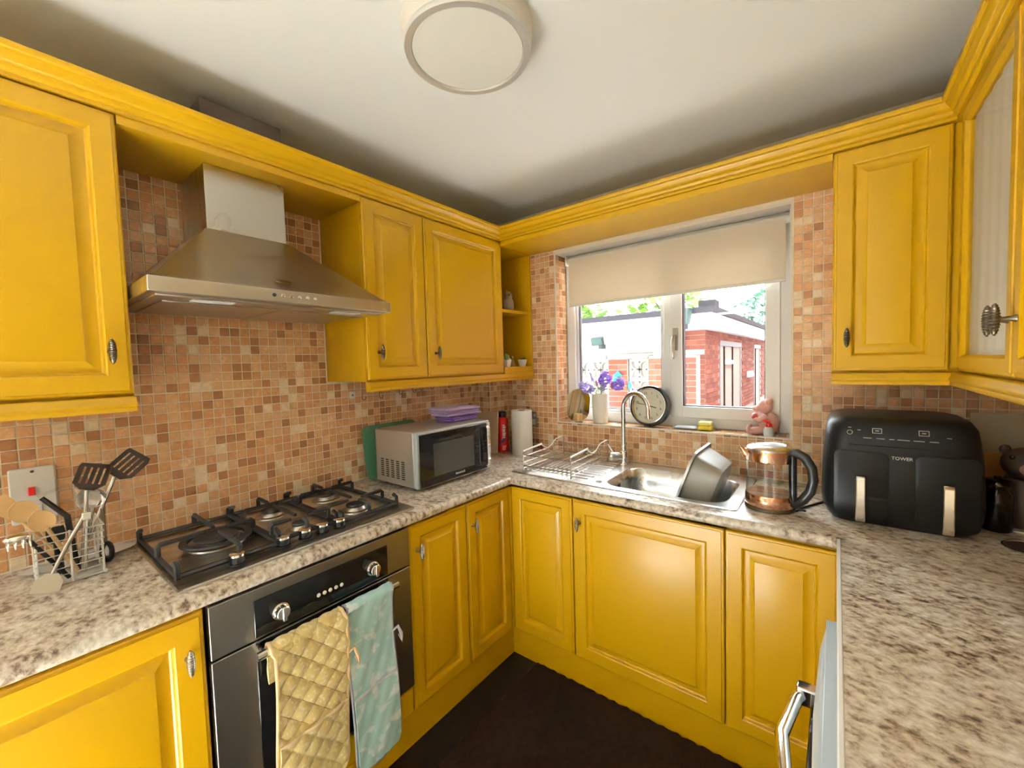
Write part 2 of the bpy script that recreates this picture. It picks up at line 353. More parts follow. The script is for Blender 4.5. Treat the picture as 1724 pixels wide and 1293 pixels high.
tile_wall(wall_left, [('x+', 0, -2.75, -.187, Z0, 1.39, -.19, Z0), ('x+', 0, -1.879, -1.166, 1.39, 2.13, -.19, Z0),
                      ('y-', -.187, 0, .125, Z0, 1.39, 0, Z0), ('x+', .125, -.187, 0, Z0, 1.39, -.187, Z0)])
tile_wall(wall_back, [('y-', 0, .125, XR, Z0, SZ0 - .004, .125, Z0), ('y-', 0, .125, SX0 - .003, SZ0 - .004, 1.39, .125, Z0), ('y-', 0, .30, SX0 - .003, 1.39, 2.115, .125, Z0),
                      ('y-', 0, SX1 + .003, XR, SZ0 - .004, 1.39, .125, Z0), ('y-', 0, SX1 + .003, 1.83, 1.39, 2.13, .125, Z0),
                      ('x+', SX0, .004, .115, SZ0 + .004, SZ1 - .012, .004, Z0), ('x-', SX1, .004, .115, SZ0 + .004, SZ1 - .012, .004, Z0),
                      ('z+', SZ0, SX0 + .002, SX1 - .002, .004, .115, SX0, .004)])
tile_wall(wall_right, [('x-', XR, -2.6, 0, Z0, 1.39, 0, Z0)])
# pale corner strips around the window opening
for nm, b in (('trim_2', (SX0 - .004, -.003, SZ0, SX0 + .002, .002, SZ1)), ('trim_3', (SX0 - .004, -.003, SZ0 - .004, SX1 + .004, .003, SZ0 + .0025)), ('trim_4', (SX1 - .002, -.003, SZ0, SX1 + .004, .002, SZ1))):
    struct(boxobj(nm, 'pale_edge', None, b))
struct(boxobj('trim_5', 'pale_edge', None, (.1235, -.1895, .913, .1275, -.1855, 1.40)))

# window -------------------------------------------------------------
WY0, WY1 = .115, .18
win = bpy.data.objects.new('window_1', None); COL.objects.link(win); win.location = (1.088, WY0, SZ0); struct(win)
fr = MB()
FX0, FX1, FZ0, FZ1 = SX0 + .004, SX1 - .004, SZ0 + .002, SZ1 - .012
fr.box(FX0, WY0, FZ0, FX0 + .058, WY1, FZ1).box(FX1 - .05, WY0, FZ0, FX1, WY1, FZ1).box(FX0 + .058, WY0, FZ0, FX1 - .05, WY1, FZ0 + .06).box(FX0 + .058, WY0, FZ1 - .06, FX1 - .05, WY1, FZ1)
fr.box(1.098, WY0, FZ0 + .06, 1.145, WY1, FZ1 - .06)
fr.build('frame', 'upvc', win, bevel=.006)
# fixed left light: glazing bead and gasket
def bead(x0, z0, x1, z1, w, y0, y1, name, mat, par):
    m = MB().box(x0, y0, z0, x0 + w, y1, z1).box(x1 - w, y0, z0, x1, y1, z1).box(x0 + w, y0, z0, x1 - w, y1, z0 + w).box(x0 + w, y0, z1 - w, x1 - w, y1, z1)
    return m.build(name, mat, par, bevel=.003)
bead(FX0 + .058, FZ0 + .06, 1.098, FZ1 - .06, .016, WY0 + .012, WY1 - .01, 'glazing_bead', 'upvc', win)
bead(FX0 + .074, FZ0 + .076, 1.082, FZ1 - .076, .004, WY0 + .018, WY1 - .02, 'gasket', 'upvc_gasket', win)
boxobj('pane', 'pane', win, (FX0 + .074, WY0 + .035, FZ0 + .076, 1.082, WY0 + .039, FZ1 - .076))
sash = bead(1.138, FZ0 + .052, FX1 - .042, FZ1 - .052, .058, WY0 - .014, WY1 - .02, 'sash', 'upvc', win)
bead(1.196, FZ0 + .11, FX1 - .10, FZ1 - .11, .005, WY0 + .0, WY1 - .025, 'gasket', 'upvc_gasket', sash)
boxobj('pane', 'pane', sash, (1.196, WY0 + .03, FZ0 + .11, FX1 - .10, WY0 + .034, FZ1 - .11))
hd = MB().box(1.152, WY0 - .022, 1.50, 1.176, WY0 - .012, 1.615).tube([(1.164, WY0 - .02, 1.575), (1.164, WY0 - .045, 1.572), (1.163, WY0 - .052, 1.55), (1.162, WY0 - .05, 1.50), (1.162, WY0 - .046, 1.455)], [.008, .009, .010, .009, .006], 8)
hd.build('handle', 'antique', sash, bevel=.003)

# cornice and light pelmets -------------------------------------------
BL, BB, BR = .330, -.303, 2.107
def run(prof, path, name):
    """path: list of functions giving a point for outward offset p"""
    return struct(MB().loops([[(*q(p), z) for p, z in prof] for q in path]).build(name, 'yellow', smooth=50))
cprof = [(-.022, 2.143), (.003, 2.143), (.003, 2.153), (.009, 2.155), (.013, 2.160), (.014, 2.168), (.020, 2.171), (.024, 2.178), (.031, 2.184), (.033, 2.190), (.039, 2.192), (.041, 2.196), (.041, 2.207), (-.022, 2.207)]
run(cprof, [lambda p: (BL + p, -2.75), lambda p: (BL + p, BB - p), lambda p: (BR - p, BB - p), lambda p: (BR - p, -2.6)], 'trim_6')
pprof = [(-.022, 1.357), (.006, 1.357), (.008, 1.362), (.006, 1.369), (.010, 1.374), (.010, 1.380), (.004, 1.386), (.004, 1.393), (.0, 1.397), (-.022, 1.397)]
run(pprof, [lambda p: (BL + p, -2.75), lambda p: (BL + p, -1.879)], 'trim_7')
run(pprof, [lambda p: (BL + p, -1.166), lambda p: (BL + p, -.004)], 'trim_8')
run([(p, z - .006) for p, z in pprof], [lambda p: (1.813, BB - p), lambda p: (BR - p, BB - p), lambda p: (BR - p, -2.6)], 'trim_9')
# bridging boards over cooker hood and over window
struct(boxobj('trim_10', 'yellow', None, (.004, -1.878, 2.118, BL - .004, -1.167, 2.142)))
struct(boxobj('trim_11', 'yellow', None, (BL + .003, BB + .004, 2.118, 1.811, -.004, 2.142)))

# ------------------------------------------------------------------ worktop
import itertools
def nose(e, s, r=.019, z0=.872, z1=.910, back=0.0):
    """cross-section: front edge at e, running back to 'back'; s = +1 front towards + axis"""
    c = e - s * r; zc = (z0 + z1) / 2
    pts = [(back, z0), (c, z0)] + [(c + s * r * .9 * math.cos(a), zc + r * math.sin(a)) for a in [-PI / 2 + PI * i / 8 for i in range(1, 8)]] + [(c, z1), (back, z1)]
    return pts
wt = MB()
wt.prism(nose(.603, 1, back=.001), 'y', -2.75, -.001)
for x0, x1 in ((.584, .985), (1.515, 2.439)): wt.prism([(y, z) for y, z in nose(-.601, -1, back=-.001)], 'x', x0, x1)
wt.prism(nose(-.601, -1, back=-.485), 'x', .985, 1.515)
wt.box(.985, -.115, .872, 1.515, -.001, .910)
wt.box(1.840, -2.6, .872, 2.439, -.582, .910)
worktop = tag(wt.build('worktop', 'stone', smooth=40), 'speckled brown stone-effect worktop running round three sides under everything on the counter', 'worktop')
e = boxobj('edging_highlight', 'pale_edge', worktop, (1.8315, -2.6, .871, 1.8405, -.600, .9112), bevel=.002); e['label'] = 'pale edge strip with the edge highlight put into its colour'  # bright highlight along the edge is painted as this near-white strip

# ------------------------------------------------------------------ cabinets
PL = lambda pl: (lambda u, d, z: (pl - d, u, z))       # faces +x
PB = lambda pl: (lambda u, d, z: (u, pl + d, z))       # faces -y
PR = lambda pl: (lambda u, d, z: (pl + d, u, z))       # faces -x
def rect(P, u0, u1, z0, z1, i, d): return [P(u0 + i, d, z0 + i), P(u1 - i, d, z0 + i), P(u1 - i, d, z1 - i), P(u0 + i, d, z1 - i)]
def knob(P, u, z, parent, mat='bronze'):
    mb = MB(); k = []
    for i in range(23):
        t = -1 + 2 * i / 22; k.append(((.0072 * (1 - t * t) ** .6 + .0022) * (1.0 if i % 2 else .78), t * .031))
    mb.lathe([(.0025, -.033)] + k + [(.0025, .033)], (0, 0, 0), 12)
    mb.tube([(0, .029, 0), (0, .022, 0), (0, .012, 0), (0, .002, 0), (0, 0, 0)], [.0075, .0055, .0045, .006, .009], 8)
    mb.v = [P(u + x, -.029 + y, z + zz) for x, y, zz in mb.v]
    return mb.build('handle', mat, parent, smooth=50)
def door(P, u0, u1, z0, z1, parent, knobs=None, name='door', stile=.056, mat='yellow', km='bronze'):
    t = .019
    L = [(0, t), (0, .0065), (.0035, .0035), (.0085, .0028), (.0095, .0), (stile - .007, .0), (stile - .003, .0022), (stile, .0090), (stile + .004, .0120), (stile + .010, .0120), (stile + .031, .0030), (stile + .033, .0008), (stile + .036, 0)]
    mb = MB().loops([rect(P, u0, u1, z0, z1, i, d) for i, d in L])
    o = mb.build(name, mat, parent, smooth=25)
    if knobs: knob(P, knobs[0], knobs[1], o, km)
    return o
def cab(name, label, loc, body, group): 
    t = thing(name, label, 'cabinet', loc, group=group)
    boxobj('body', 'yellow', t, body, bevel=.001)
    return t
GU, GB = 'yellow wall cabinets', 'yellow base cabinets'
t = cab('wall_cabinet', 'yellow wall cabinet at left edge of picture, left of cooker hood', (.15, -2.17, 1.395), (.002, -2.46, 1.397, .309, -1.879, 2.142), GU)
door(PL(BL), -2.455, -1.881, 1.404, 2.140, t, (-1.923, 1.517))
t = cab('wall_cabinet', 'yellow two-door wall cabinet right of cooker hood above microwave', (.15, -.73, 1.395), (.002, -1.166, 1.397, .309, -.286, 2.142), GU)
door(PL(BL), -1.164, -.851, 1.404, 2.140, t, (-1.113, 1.518)); door(PL(BL), -.847, -.288, 1.404, 2.140, t, (-.803, 1.515))
# open corner shelf unit
t = thing('open_shelf_unit', 'yellow open corner shelf unit holding small pots and figurines', 'shelf', (.16, -.145, 1.395))
boxobj('back_panel', 'yellow', t, (.002, -.285, 1.397, .014, -.003, 2.117)); boxobj('side_panel', 'yellow', t, (.014, -.018, 1.397, BL, -.003, 2.117), bevel=.002)
boxobj('top_board', 'yellow', t, (.004, -.284, 2.118, BL - .004, -.004, 2.142)); boxobj('bottom_board', 'yellow', t, (.014, -.285, 1.397, BL - .001, -.018, 1.436), bevel=.001); boxobj('shelf', 'yellow', t, (.014, -.285, 1.752, BL - .016, -.018, 1.772), bevel=.002)
# right of window
t = cab('wall_cabinet', 'yellow single wall cabinet right of window above the air fryer', (1.96, -.15, 1.39), (1.813, -.282, 1.391, 2.126, -.003, 2.142), GU)
door(PB(BB), 1.815, 2.099, 1.398, 2.140, t, (1.853, 1.511))
t = cab('wall_cabinet', 'yellow wall cabinet with net-curtained glass door at right edge', (2.28, -.87, 1.39), (2.128, -1.32, 1.391, 2.438, -.285, 2.142), GU)
P = PR(BR - .002)
def glazed(u0, u1, z0, z1, k):
    t0 = .046
    L1 = [(0, .019), (0, .0065), (.0035, .0035), (.0085, .0028), (.0095, 0), (t0 - .008, 0), (t0 - .004, .003), (t0, .010), (t0, .019)]
    mb = MB().loops([rect(P, u0, u1, z0, z1, i, d) for i, d in L1 + [L1[0]]], False, False)
    o = mb.build('door', 'yellow', t, smooth=25)
    q = [P(u0 + t0, .012, z0 + t0), P(u1 - t0, .0135, z1 - t0)]
    boxobj('pane', 'cabinet_glass', o, (min(q[0][0], q[1][0]), min(q[0][1], q[1][1]), q[0][2], max(q[0][0], q[1][0]), max(q[0][1], q[1][1]), q[1][2]))
    n = 60; A = []; 
    for z in (z0 + t0 - .01, z1 - t0 + .01): A.append([P(u0 + t0 - .01 + (u1 - u0 - 2 * t0 + .02) * i / n, .0172 + .0012 * math.sin(i * .55) + .0007 * math.sin(i * .23 + 1), z) for i in range(n + 1)])
    c = MB().loops(A, False, False, closed=False).build('net_curtain', 'net_inside', o, smooth=80); c['label'] = 'white net curtain behind glass'
    knob(P, k, 1.517, o)
glazed(-.846, -.358, 1.398, 2.140, -.822); glazed(-1.32, -.850, 1.398, 2.140, -.874)
# base units, left wall
t = cab('base_cabinet', 'yellow base cabinet left of the oven under utensil basket', (.28, -2.12, 0), (.002, -2.44, .15, .559, -1.822, .868), GB)
door(PL(.58), -2.435, -1.826, .150, .858, t, (-1.863, .756), stile=.066, km='antique')
t = cab('base_cabinet', 'yellow narrow-door base cabinet between oven and corner', (.28, -.89, 0), (.002, -1.192, .15, .559, -.586, .868), GB)
door(PL(.58), -1.189, -.886, .150, .858, t, (-1.155, .760), km='antique'); door(PL(.58), -.882, -.588, .150, .858, t, (-.853, .757), km='antique')
# base units, back wall
t = cab('base_cabinet', 'yellow base cabinet without handle in corner under dish rack', (.76, -.28, 0), (.583, -.559, .15, .918, -.003, .70), GB)
boxobj('corner_post', 'yellow', t, (.5605, -.5865, .151, .5835, -.5605, .858)); door(PB(-.58), .584, .917, .150, .858, t)
t = cab('base_cabinet', 'yellow wide-door base cabinet under the sink bowl', (1.22, -.28, 0), (.922, -.559, .15, 1.523, -.003, .70), GB)
door(PB(-.58), .922, 1.523, .150, .858, t, (.958, .762), stile=.062, km='antique')
t = cab('base_cabinet', 'yellow base cabinet under kettle beside the silver dishwasher', (1.68, -.28, 0), (1.528, -.559, .15, 1.838, -.003, .868), GB)
door(PB(-.58), 1.527, 1.838, .150, .858, t)
t = cab('base_cabinet', 'yellow base cabinet carrying the right worktop behind dishwasher', (2.15, -.45, 0), (1.862, -.86, .15, 2.438, -.003, .868), GB)
# plinths
struct(MB().box(.535, -2.44, 0, .553, -.55, .149).build('baseboard_left', 'yellow')); struct(MB().box(.553, -.553, 0, 1.86, -.535, .149).build('baseboard_back', 'yellow'))
struct(MB().box(1.862, -.86, 0, 1.88, -.553, .149).build('baseboard_right', 'yellow'))
# floor mat with a ragged edge
mt = MB(); n = 60; A = []; B = []
for i in range(n + 1):
    x = .70 + 1.12 * i / n; w = .004 * math.sin(i * 2.3) + .004 * random.random()
    A.append((x, -.557 - w, .010)); B.append((x, -2.30, .010))
mt.loops([[(p[0], p[1], 0.0005) for p in A], A, B, [(p[0], p[1], .0005) for p in B]], False, False, closed=False)
tag(mt.build('floor_mat', 'rug', smooth=0), 'dark brown textured mat on the kitchen floor', 'mat')
# ------------------------------------------------------------------ ceiling light
LC = (1.03, -1.27)
t = thing('ceiling_light', 'round drum ceiling light with brushed metal ring, switched off', 'ceiling light', (*LC, ZC))
c3 = (*LC, 0)
MB().lathe([(.176, ZC - .001), (.176, 2.335), (.170, 2.312), (.166, 2.306), (.150, 2.306)], c3, 64).build('body', 'warm_plastic', t)
MB().lathe([(.150, 2.310), (.171, 2.310), (.171, 2.304), (.168, 2.298), (.152, 2.298), (.150, 2.301), (.150, 2.310)], c3, 64, cap=False).build('ring', 'aluminium', t)
MB().lathe([(.150, 2.307), (.148, 2.303), (.10, 2.300), (.0, 2.299)], c3, 48).build('diffuser', 'diffuser', t)

# ------------------------------------------------------------------ cooker hood
t = thing('cooker_hood', 'stainless steel chimney cooker hood over the gas hob', 'cooker hood', (.0, -1.522, 1.655))
HY0, HY1, HX = -1.874, -1.170, .503; CY0, CY1, CX = -1.668, -1.426, .25
def ring4(x, y0, y1, z): return [(.003, y0, z), (x, y0, z), (x, y1, z), (.003, y1, z)]
MB().loops([ring4(HX - .002, HY0 + .002, HY1 - .002, 1.699), ring4(HX - .030, HY0 + .022, HY1 - .022, 1.712), ring4(CX + .004, CY0 - .004, CY1 + .004, 1.912)], False, True).build('canopy', 'steel_hood', t, smooth=20)
MB().box(.003, HY0, 1.660, HX, HY1, 1.699).build('lip', 'steel_y', t, bevel=.0025)
MB().box(.003, CY0, 1.912, CX, CY1, 2.1165).build('chimney', 'steel_y', t, bevel=.0015)
boxobj('duct', 'mdf_dark', t, (.003, CY0, 2.1425, CX, CY1, 2.318), bevel=.002)['label'] = 'dark brown duct box rising above cabinets'
MB().box(.025, HY0 + .02, 1.6545, HX - .03, HY1 - .02, 1.6605).build('under_panel', 'steel_hood', t, bevel=.002)
for y0, y1 in ((HY0 + .05, -1.524), (-1.520, HY1 - .05)): boxobj('grease_filter', 'steel_hood', t, (.07, y0, 1.6505, HX - .11, y1, 1.6548), bevel=.002)
for y in (-1.72, -1.32): boxobj('lamp', 'white_plastic', t, (HX - .085, y - .05, 1.651, HX - .045, y + .05, 1.6546), bevel=.002)
for i in range(6):
    MB().lathe([(.0055, 0), (.0055, .003), (.004, .004)], (HX, -1.583 + i * .0245, 1.681), 10, 'x').build('button', 'black_plastic' if i == 0 else 'chrome', t)
bd = MB().lathe([(1, 0), (.85, .0025), (0, .003)], n=20); bd.xf(Matrix.Diagonal((.026, .009, 1, 1)))
sl = Vector((.200, 0, -.223)).normalized(); up = Vector((-.7447, 0, .6674)); nrm = Vector((.6674, 0, .7447))
bd.xf(basis((HX - .046 + .004, -1.535, 1.7265 + .0045), (0, 1, 0), up, nrm)); bd.build('badge', 'bronze', t)

# ------------------------------------------------------------------ gas hob
t = thing('gas_hob', 'stainless steel five-burner gas hob set into the left worktop', 'hob', (.30, -1.50, .910))
MB().loops([[(x, y, z) for x, y in rrect(.036 + i, -1.868 + i, .556 - i, -1.135 - i, .012)] for i, z in ((0, .9105), (0, .915), (.004, .918), (.012, .918), (.016, .916))]).build('plate', 'steel_y', t, smooth=30)
BURN = [(.285, -1.705, .062), (.175, -1.50, .036), (.400, -1.50, .026), (.165, -1.285, .036), (.385, -1.285, .036)]
for x, y, r in BURN:
    b = MB().lathe([(r + .018, .916), (r + .016, .920), (r + .004, .922), (r, .931), (r * .9, .934)], (x, y, 0), 28).build('burner', 'antique', t)
    MB().lathe([(r * .92, .934), (r * .95, .938), (r * .85, .942), (r * .2, .943)], (x, y, 0), 28).build('burner_cap', 'iron', b)
    if r > .05: MB().lathe([(r + .026, .926), (r + .034, .932), (r + .032, .938), (r + .014, .938), (r + .012, .928), (r + .026, .926)], (x, y, 0), 32, cap=False).build('wok_ring', 'iron', b)
def grate(y0, y1, x0, x1, cs, fl):
    m = MB(); zt, r = .960, .0072
    fr_ = [(x0, y0), (x1, y0), (x1, y1), (x0, y1)]
    for i in range(4):
        a, b = fr_[i], fr_[(i + 1) % 4]; m.tube([(a[0], a[1], .925), (b[0], b[1], .925)], r, 6)
    for cx, cy in cs:
        for dx, dy, e in ((1, 0, x1), (-1, 0, x0), (0, 1, y1), (0, -1, y0)):
            far = (e, cy) if dx else (cx, e)
            if abs(far[0] - cx) + abs(far[1] - cy) > fl * 2.6: far = (cx + dx * fl * 2.2, cy + dy * fl * 2.2); lift = False
            else: lift = True
            nr = (cx + dx * .028, cy + dy * .028)
            pth = [(far[0], far[1], .925), (far[0], far[1], zt - .006), (far[0] - dx * .006, far[1] - dy * .006, zt), (nr[0], nr[1], zt)] if lift else [(far[0], far[1], zt), (nr[0], nr[1], zt)]
            m.tube(pth, [.0074] * (len(pth) - 1) + [.006], 6)
    for cx, cy in fr_: m.tube([(cx, cy, .918), (cx, cy, .950), (cx + (.02 if cx == x0 else -.02), cy, zt - .004)], .0074, 6)
    return m.build('pan_support', 'iron', t, smooth=45)
grate(-1.850, -1.600, .06, .478, [(.285, -1.705)], .1)
grate(-1.590, -1.400, .06, .455, [(.175, -1.50), (.400, -1.50)], .05)
grate(-1.390, -1.165, .06, .478, [(.165, -1.285), (.385, -1.285)], .05)
for y, x in ((-1.722, .507), (-1.592, .492), (-1.526, .492), (-1.470, .494), (-1.414, .500)):
    k = MB().lathe([(.020, .917), (.020, .920), (.0145, .921), (.0140, .924), (.0185, .925), (.0185, .944), (.0165, .946)], (x, y, 0), 24).build('control_knob', 'black_plastic', t)
    MB().lathe([(.0188, .9405), (.0188, .9465), (.016, .9475), (0, .9475)], (x, y, 0), 24).build('knob_cap', 'chrome', k)

# ------------------------------------------------------------------ built-in oven
t = thing('oven', 'built-in stainless steel and black glass oven under the hob', 'oven', (.29, -1.506, .15))
OY0, OY1, OX = -1.817, -1.196, .585
boxobj('body', 'black_plastic', t, (.05, OY0 + .01, .255, .562, OY1 - .01, .865))
boxobj('control_panel', 'oven_steel', t, (.562, OY0, .722, OX, OY1, .862), bevel=.002)
boxobj('control_glass', 'black_gloss', t, (OX, -1.716, .728, OX + .004, -1.292, .832), bevel=.0015)
for y in (-1.652, -1.357):
    k = MB().lathe([(.024, 0), (.023, .010), (.019, .012), (.018, .028), (.016, .030), (0, .030)], (OX + .004, y, .778), 28, 'x').build('control_knob', 'steel_bright', t)
    boxobj('grip', 'steel_bright', k, (OX + .012, y - .006, .758, OX + .042, y + .006, .798), bevel=.003)
for i in range(5): MB().lathe([(.006, 0), (.006, .002), (.004, .003)], (OX + .004, -1.540 + i * .0185, .768), 12, 'x').build('button', 'white_plastic', t)
boxobj('display', 'display_off', t, (OX + .004, -1.545, .788, OX + .0046, -1.455, .818))
d = boxobj('door', 'oven_steel', t, (.562, OY0, .258, OX, OY1, .716), bevel=.002)
boxobj('door_glass', 'black_gloss', d, (OX, -1.716, .268, OX + .004, -1.292, .714), bevel=.0015)
hb = MB().tube([(.632, -1.730, .702), (.632, -1.285, .702)], .0115, 14)
for y in (-1.712, -1.303): hb.tube([(OX, y, .700), (.632, y, .702)], .009, 10)
hb.build('handle', 'steel_bright', d, smooth=60)
t = thing('plinth_drawer', 'shallow yellow filler drawer front below the oven', 'drawer', (.30, -1.506, .15))
boxobj('body', 'yellow', t, (.40, OY0 + .002, .15, .559, OY1 - .002, .250)); boxobj('front', 'yellow', t, (.560, OY0 + .002, .152, .579, OY1 - .002, .249), bevel=.004)

# oven gloves over the bar
def glove(name, label, y0, y1, zb, mats, quilt, pocket, seed, flare=0.0):
    g = thing(name, label, 'oven glove', (.645, (y0 + y1) / 2, zb)); rn = random.Random(seed)
    W_, N, Mz = y1 - y0, 64, 170; zt = .716
    def surf(s, v, off):
        """s across 0..1, v along 0 (behind bar) .. 1 (hem in front)"""
        y = y0 + W_ * s; Lb, Lr = .10, .045; Lf = zt - zb; tot = Lb + Lr + Lf; q = v * tot
        R_ = .0155 + off
        if q < Lb: x, z = .632 - R_, .702 - (Lb - q)
        elif q < Lb + Lr:
            a = PI * (1 - (q - Lb) / Lr); x, z = .632 + R_ * math.cos(a), .702 + R_ * math.sin(a)
        else:
            h = q - Lb - Lr; x, z = .632 + R_ + .004 * math.sin(h * 9 + seed), .702 - h
            r = .045; k = h - (Lf - r)                                   # rounded bottom corners
            if h > Lf - r - .0:
                t_ = min(1, max(0, k / r)); ins = r * (1 - math.sqrt(max(0, 1 - t_ * t_))) * .9
                y = y0 + ins + (W_ - 2 * ins) * s
            y += flare * h * (s - .5) + .006 * math.sin(h * 7 + seed)
            x += .003 * math.sin(s * 6 + h * 14 + seed)
        return x, y, z
    def q(s, v):
        if not quilt: return .006 + .0014 * math.sin(s * 9 + v * 23 + seed) * math.sin(v * 31) + .0007 * math.sin(s * 23 + 40 * v)
        u = s * W_ / .045; w = v * (zt - zb + .145) / .045
        a = abs(math.sin(PI * (u + w) / 1.414)); b = abs(math.sin(PI * (u - w) / 1.414))
        return .0035 + .0068 * (a * b) ** .55
    out = [[surf(i / N, j / Mz, q(i / N, j / Mz)) for i in range(N + 1)] for j in range(Mz + 1)]
    inn = [[surf(i / N, j / Mz, -.001) for i in range(N + 1)] for j in range(Mz + 1)]
    L = [o_ + list(reversed(i_)) for o_, i_ in zip(out, inn)]
    MB().loops(L).build('body', mats[0], g, smooth=60)
    e = [surf(0, j / Mz, .004) for j in range(28, Mz + 1, 3)] + [surf(i / N, 1, .004) for i in range(1, N, 3)] + [surf(1, j / Mz, .004) for j in range(Mz, 27, -3)]
    MB().tube(e, .0058 if quilt else .0045, 6).build('piping', mats[1], g, smooth=60)
    if quilt:
        st = MB(); tot = zt - zb + .145
        for sg in (1, -1):
            for k in range(-12, 34):
                pts = []
                for i in range(41):
                    s_ = i / 40; u = s_ * W_ / .045; w = (k * 1.414 - u) if sg > 0 else (u - k * 1.414); v = w * .045 / tot
                    if .17 < v < .655: pts.append(surf(s_, v, .0040))
                    elif pts: break
                if len(pts) > 2: st.tube(pts, .0014, 4)
        st.build('stitching', 'stitch', g, smooth=60)
    # pocket panel across the lower front
    pv = pocket; M2 = 60
    o2 = [[surf(.02 + .96 * i / N, pv + (.985 - pv) * j / M2 + (.02 * (.5 - i / N) if j == 0 else 0), q(i / N, pv + (.985 - pv) * j / M2 + .37) + .006) for i in range(N + 1)] for j in range(M2 + 1)]
    i2 = [[surf(.02 + .96 * i / N, pv + (.985 - pv) * j / M2, .004) for i in range(N + 1)] for j in range(M2 + 1)]
    p = MB().loops([a + list(reversed(b)) for a, b in zip(o2, i2)]).build('pocket', mats[0], g, smooth=60)
    MB().tube(o2[0], .0042, 6).build('pocket_binding', mats[2], p, smooth=60)
    a = surf(1, .42, .006); MB().tube([a, (a[0] + .008, a[1] + .014, a[2] + .012), (a[0] + .012, a[1] + .024, a[2] - .018), (a[0] + .010, a[1] + .028, a[2] - .048), (a[0] + .006, a[1] + .018, a[2] - .02)], [.004, .005, .006, .005, .003], 6).build('hanging_loop', mats[1] if quilt else mats[2], g, smooth=60)
glove('oven_glove', 'yellow quilted oven glove hanging on the oven handle', -1.700, -1.497, .245, ('glove_yellow', 'piping', 'piping'), True, .66, 1)
glove('oven_glove', 'mint green oven glove hanging on the oven handle', -1.482, -1.318, .185, ('glove_mint', 'piping_grey', 'grey_cloth'), False, .62, 4, 0)

# ------------------------------------------------------------------ microwave
t = thing('microwave', 'silver microwave with black glass door on the left worktop', 'microwave', (.28, -.778, .910))
MX, MY0, MY1, MZ0, MZ1 = .425, -1.012, -.543, .926, 1.170
boxobj('case', 'silver_plastic', t, (.120, MY0, MZ0, MX - .028, MY1, MZ1), bevel=.005)
boxobj('front_frame', 'silver_paint', t, (MX - .028, MY0, MZ0, MX - .004, MY1, MZ1), bevel=.004)
d = boxobj('door', 'black_gloss', t, (MX - .004, MY0 + .006, MZ0 + .004, MX + .006, MY1 - .030, MZ1 - .010), bevel=.003)
boxobj('door_window', 'screen_glass', d, (MX + .006, -.928, .966, MX + .0066, -.668, 1.112))
dt = MB().tube([(MX + .004, MY0 + .004, MZ1 - .010), (MX + .004, MY0 + .004, MZ0 + .004), (MX + .004, MY1 - .030, MZ0 + .004)], .0016, 6).build('door_trim', 'steel_bright', d)
MB().loops([[(x, y, z) for y in (-.600, -.580)] + [(x2, y, z2) for y, x2, z2 in ((-.580, x - dx_, z - dz_), (-.600, x - dx_, z - dz_))] for x, z, dx_, dz_ in ((MX + .004, 1.152, 0, .010), (MX + .028, 1.150, .006, .010), (MX + .036, 1.136, .010, .002), (MX + .037, 1.05, .010, 0), (MX + .036, .962, .010, -.002), (MX + .028, .948, .006, -.010), (MX + .004, .946, 0, -.010))]).build('handle', 'chrome', d, smooth=40, bevel=.002)
boxobj('control_strip', 'silver_paint', t, (MX - .004, MY1 - .028, MZ0 + .004, MX + .004, MY1 - .002, MZ1 - .010), bevel=.002)
lt = MB()
for i in range(8): lt.box(MX + .0060, -.797 + i * .0078, .9465, MX + .0067, -.797 + i * .0078 + .0055, .9545 + (.002 if i in (0, 7) else 0))
lt.build('wordmark', 'silver_plastic', d, smooth=0)
for i in range(5):
    for j in range(9): boxobj('vent_slot', 'black_plastic', t, (.160 + i * .038, MY0 - .0006, .955 + j * .0095, .182 + i * .038, MY0 + .002, .960 + j * .0095))
for x in (.15, .36):
    for y in (MY0 + .04, MY1 - .04): MB().lathe([(.012, .9105), (.012, .927)], (x, y, 0), 12).build('foot', 'black_plastic', t)

# ------------------------------------------------------------------ dishwasher at right, seen along its front
t = thing('dishwasher', 'silver dishwasher with chrome bar handle below the right worktop', 'dishwasher', (2.12, -1.18, 0))
boxobj('body', 'silver_paint', t, (1.875, -1.478, .02, 2.43, -.872, .862))
L = []
DP = [(.000, -.876), (-.012, -.884), (-.020, -.905), (-.030, -1.00), (-.034, -1.18), (-.030, -1.36), (-.020, -1.455), (-.012, -1.474), (0, -1.482)]
for z, k in ((.10, 1.0), (.60, 1.0), (.76, 1.0), (.792, .92), (.800, .70)): L.append([(1.830 + x * k, y, z) for x, y in DP] + [(1.872, -1.482, z), (1.872, -.876, z)])
d = MB().loops(L).build('door', 'silver_paint', t, smooth=40)
boxobj('top_strip', 'silver_paint', d, (1.812, -1.474, .7995, 1.838, -.884, .8025), bevel=.001)
hp = [(1.800, -1.02, .690), (1.772, -1.030, .692), (1.762, -1.06, .693), (1.745, -1.18, .693), (1.762, -1.30, .693), (1.772, -1.33, .692), (1.800, -1.34, .690)]
MB().tube(hp, .0125, 8).build('handle', 'chrome', d, smooth=60)
for y in (-1.03, -1.33): boxobj('handle_bracket', 'chrome', d, (1.760, y - .016, .672, 1.806, y + .016, .712), bevel=.004)
boxobj('dark_panel', 'black_gloss', d, (1.786, -1.33, .56, 1.800, -1.03, .665), bevel=.003)

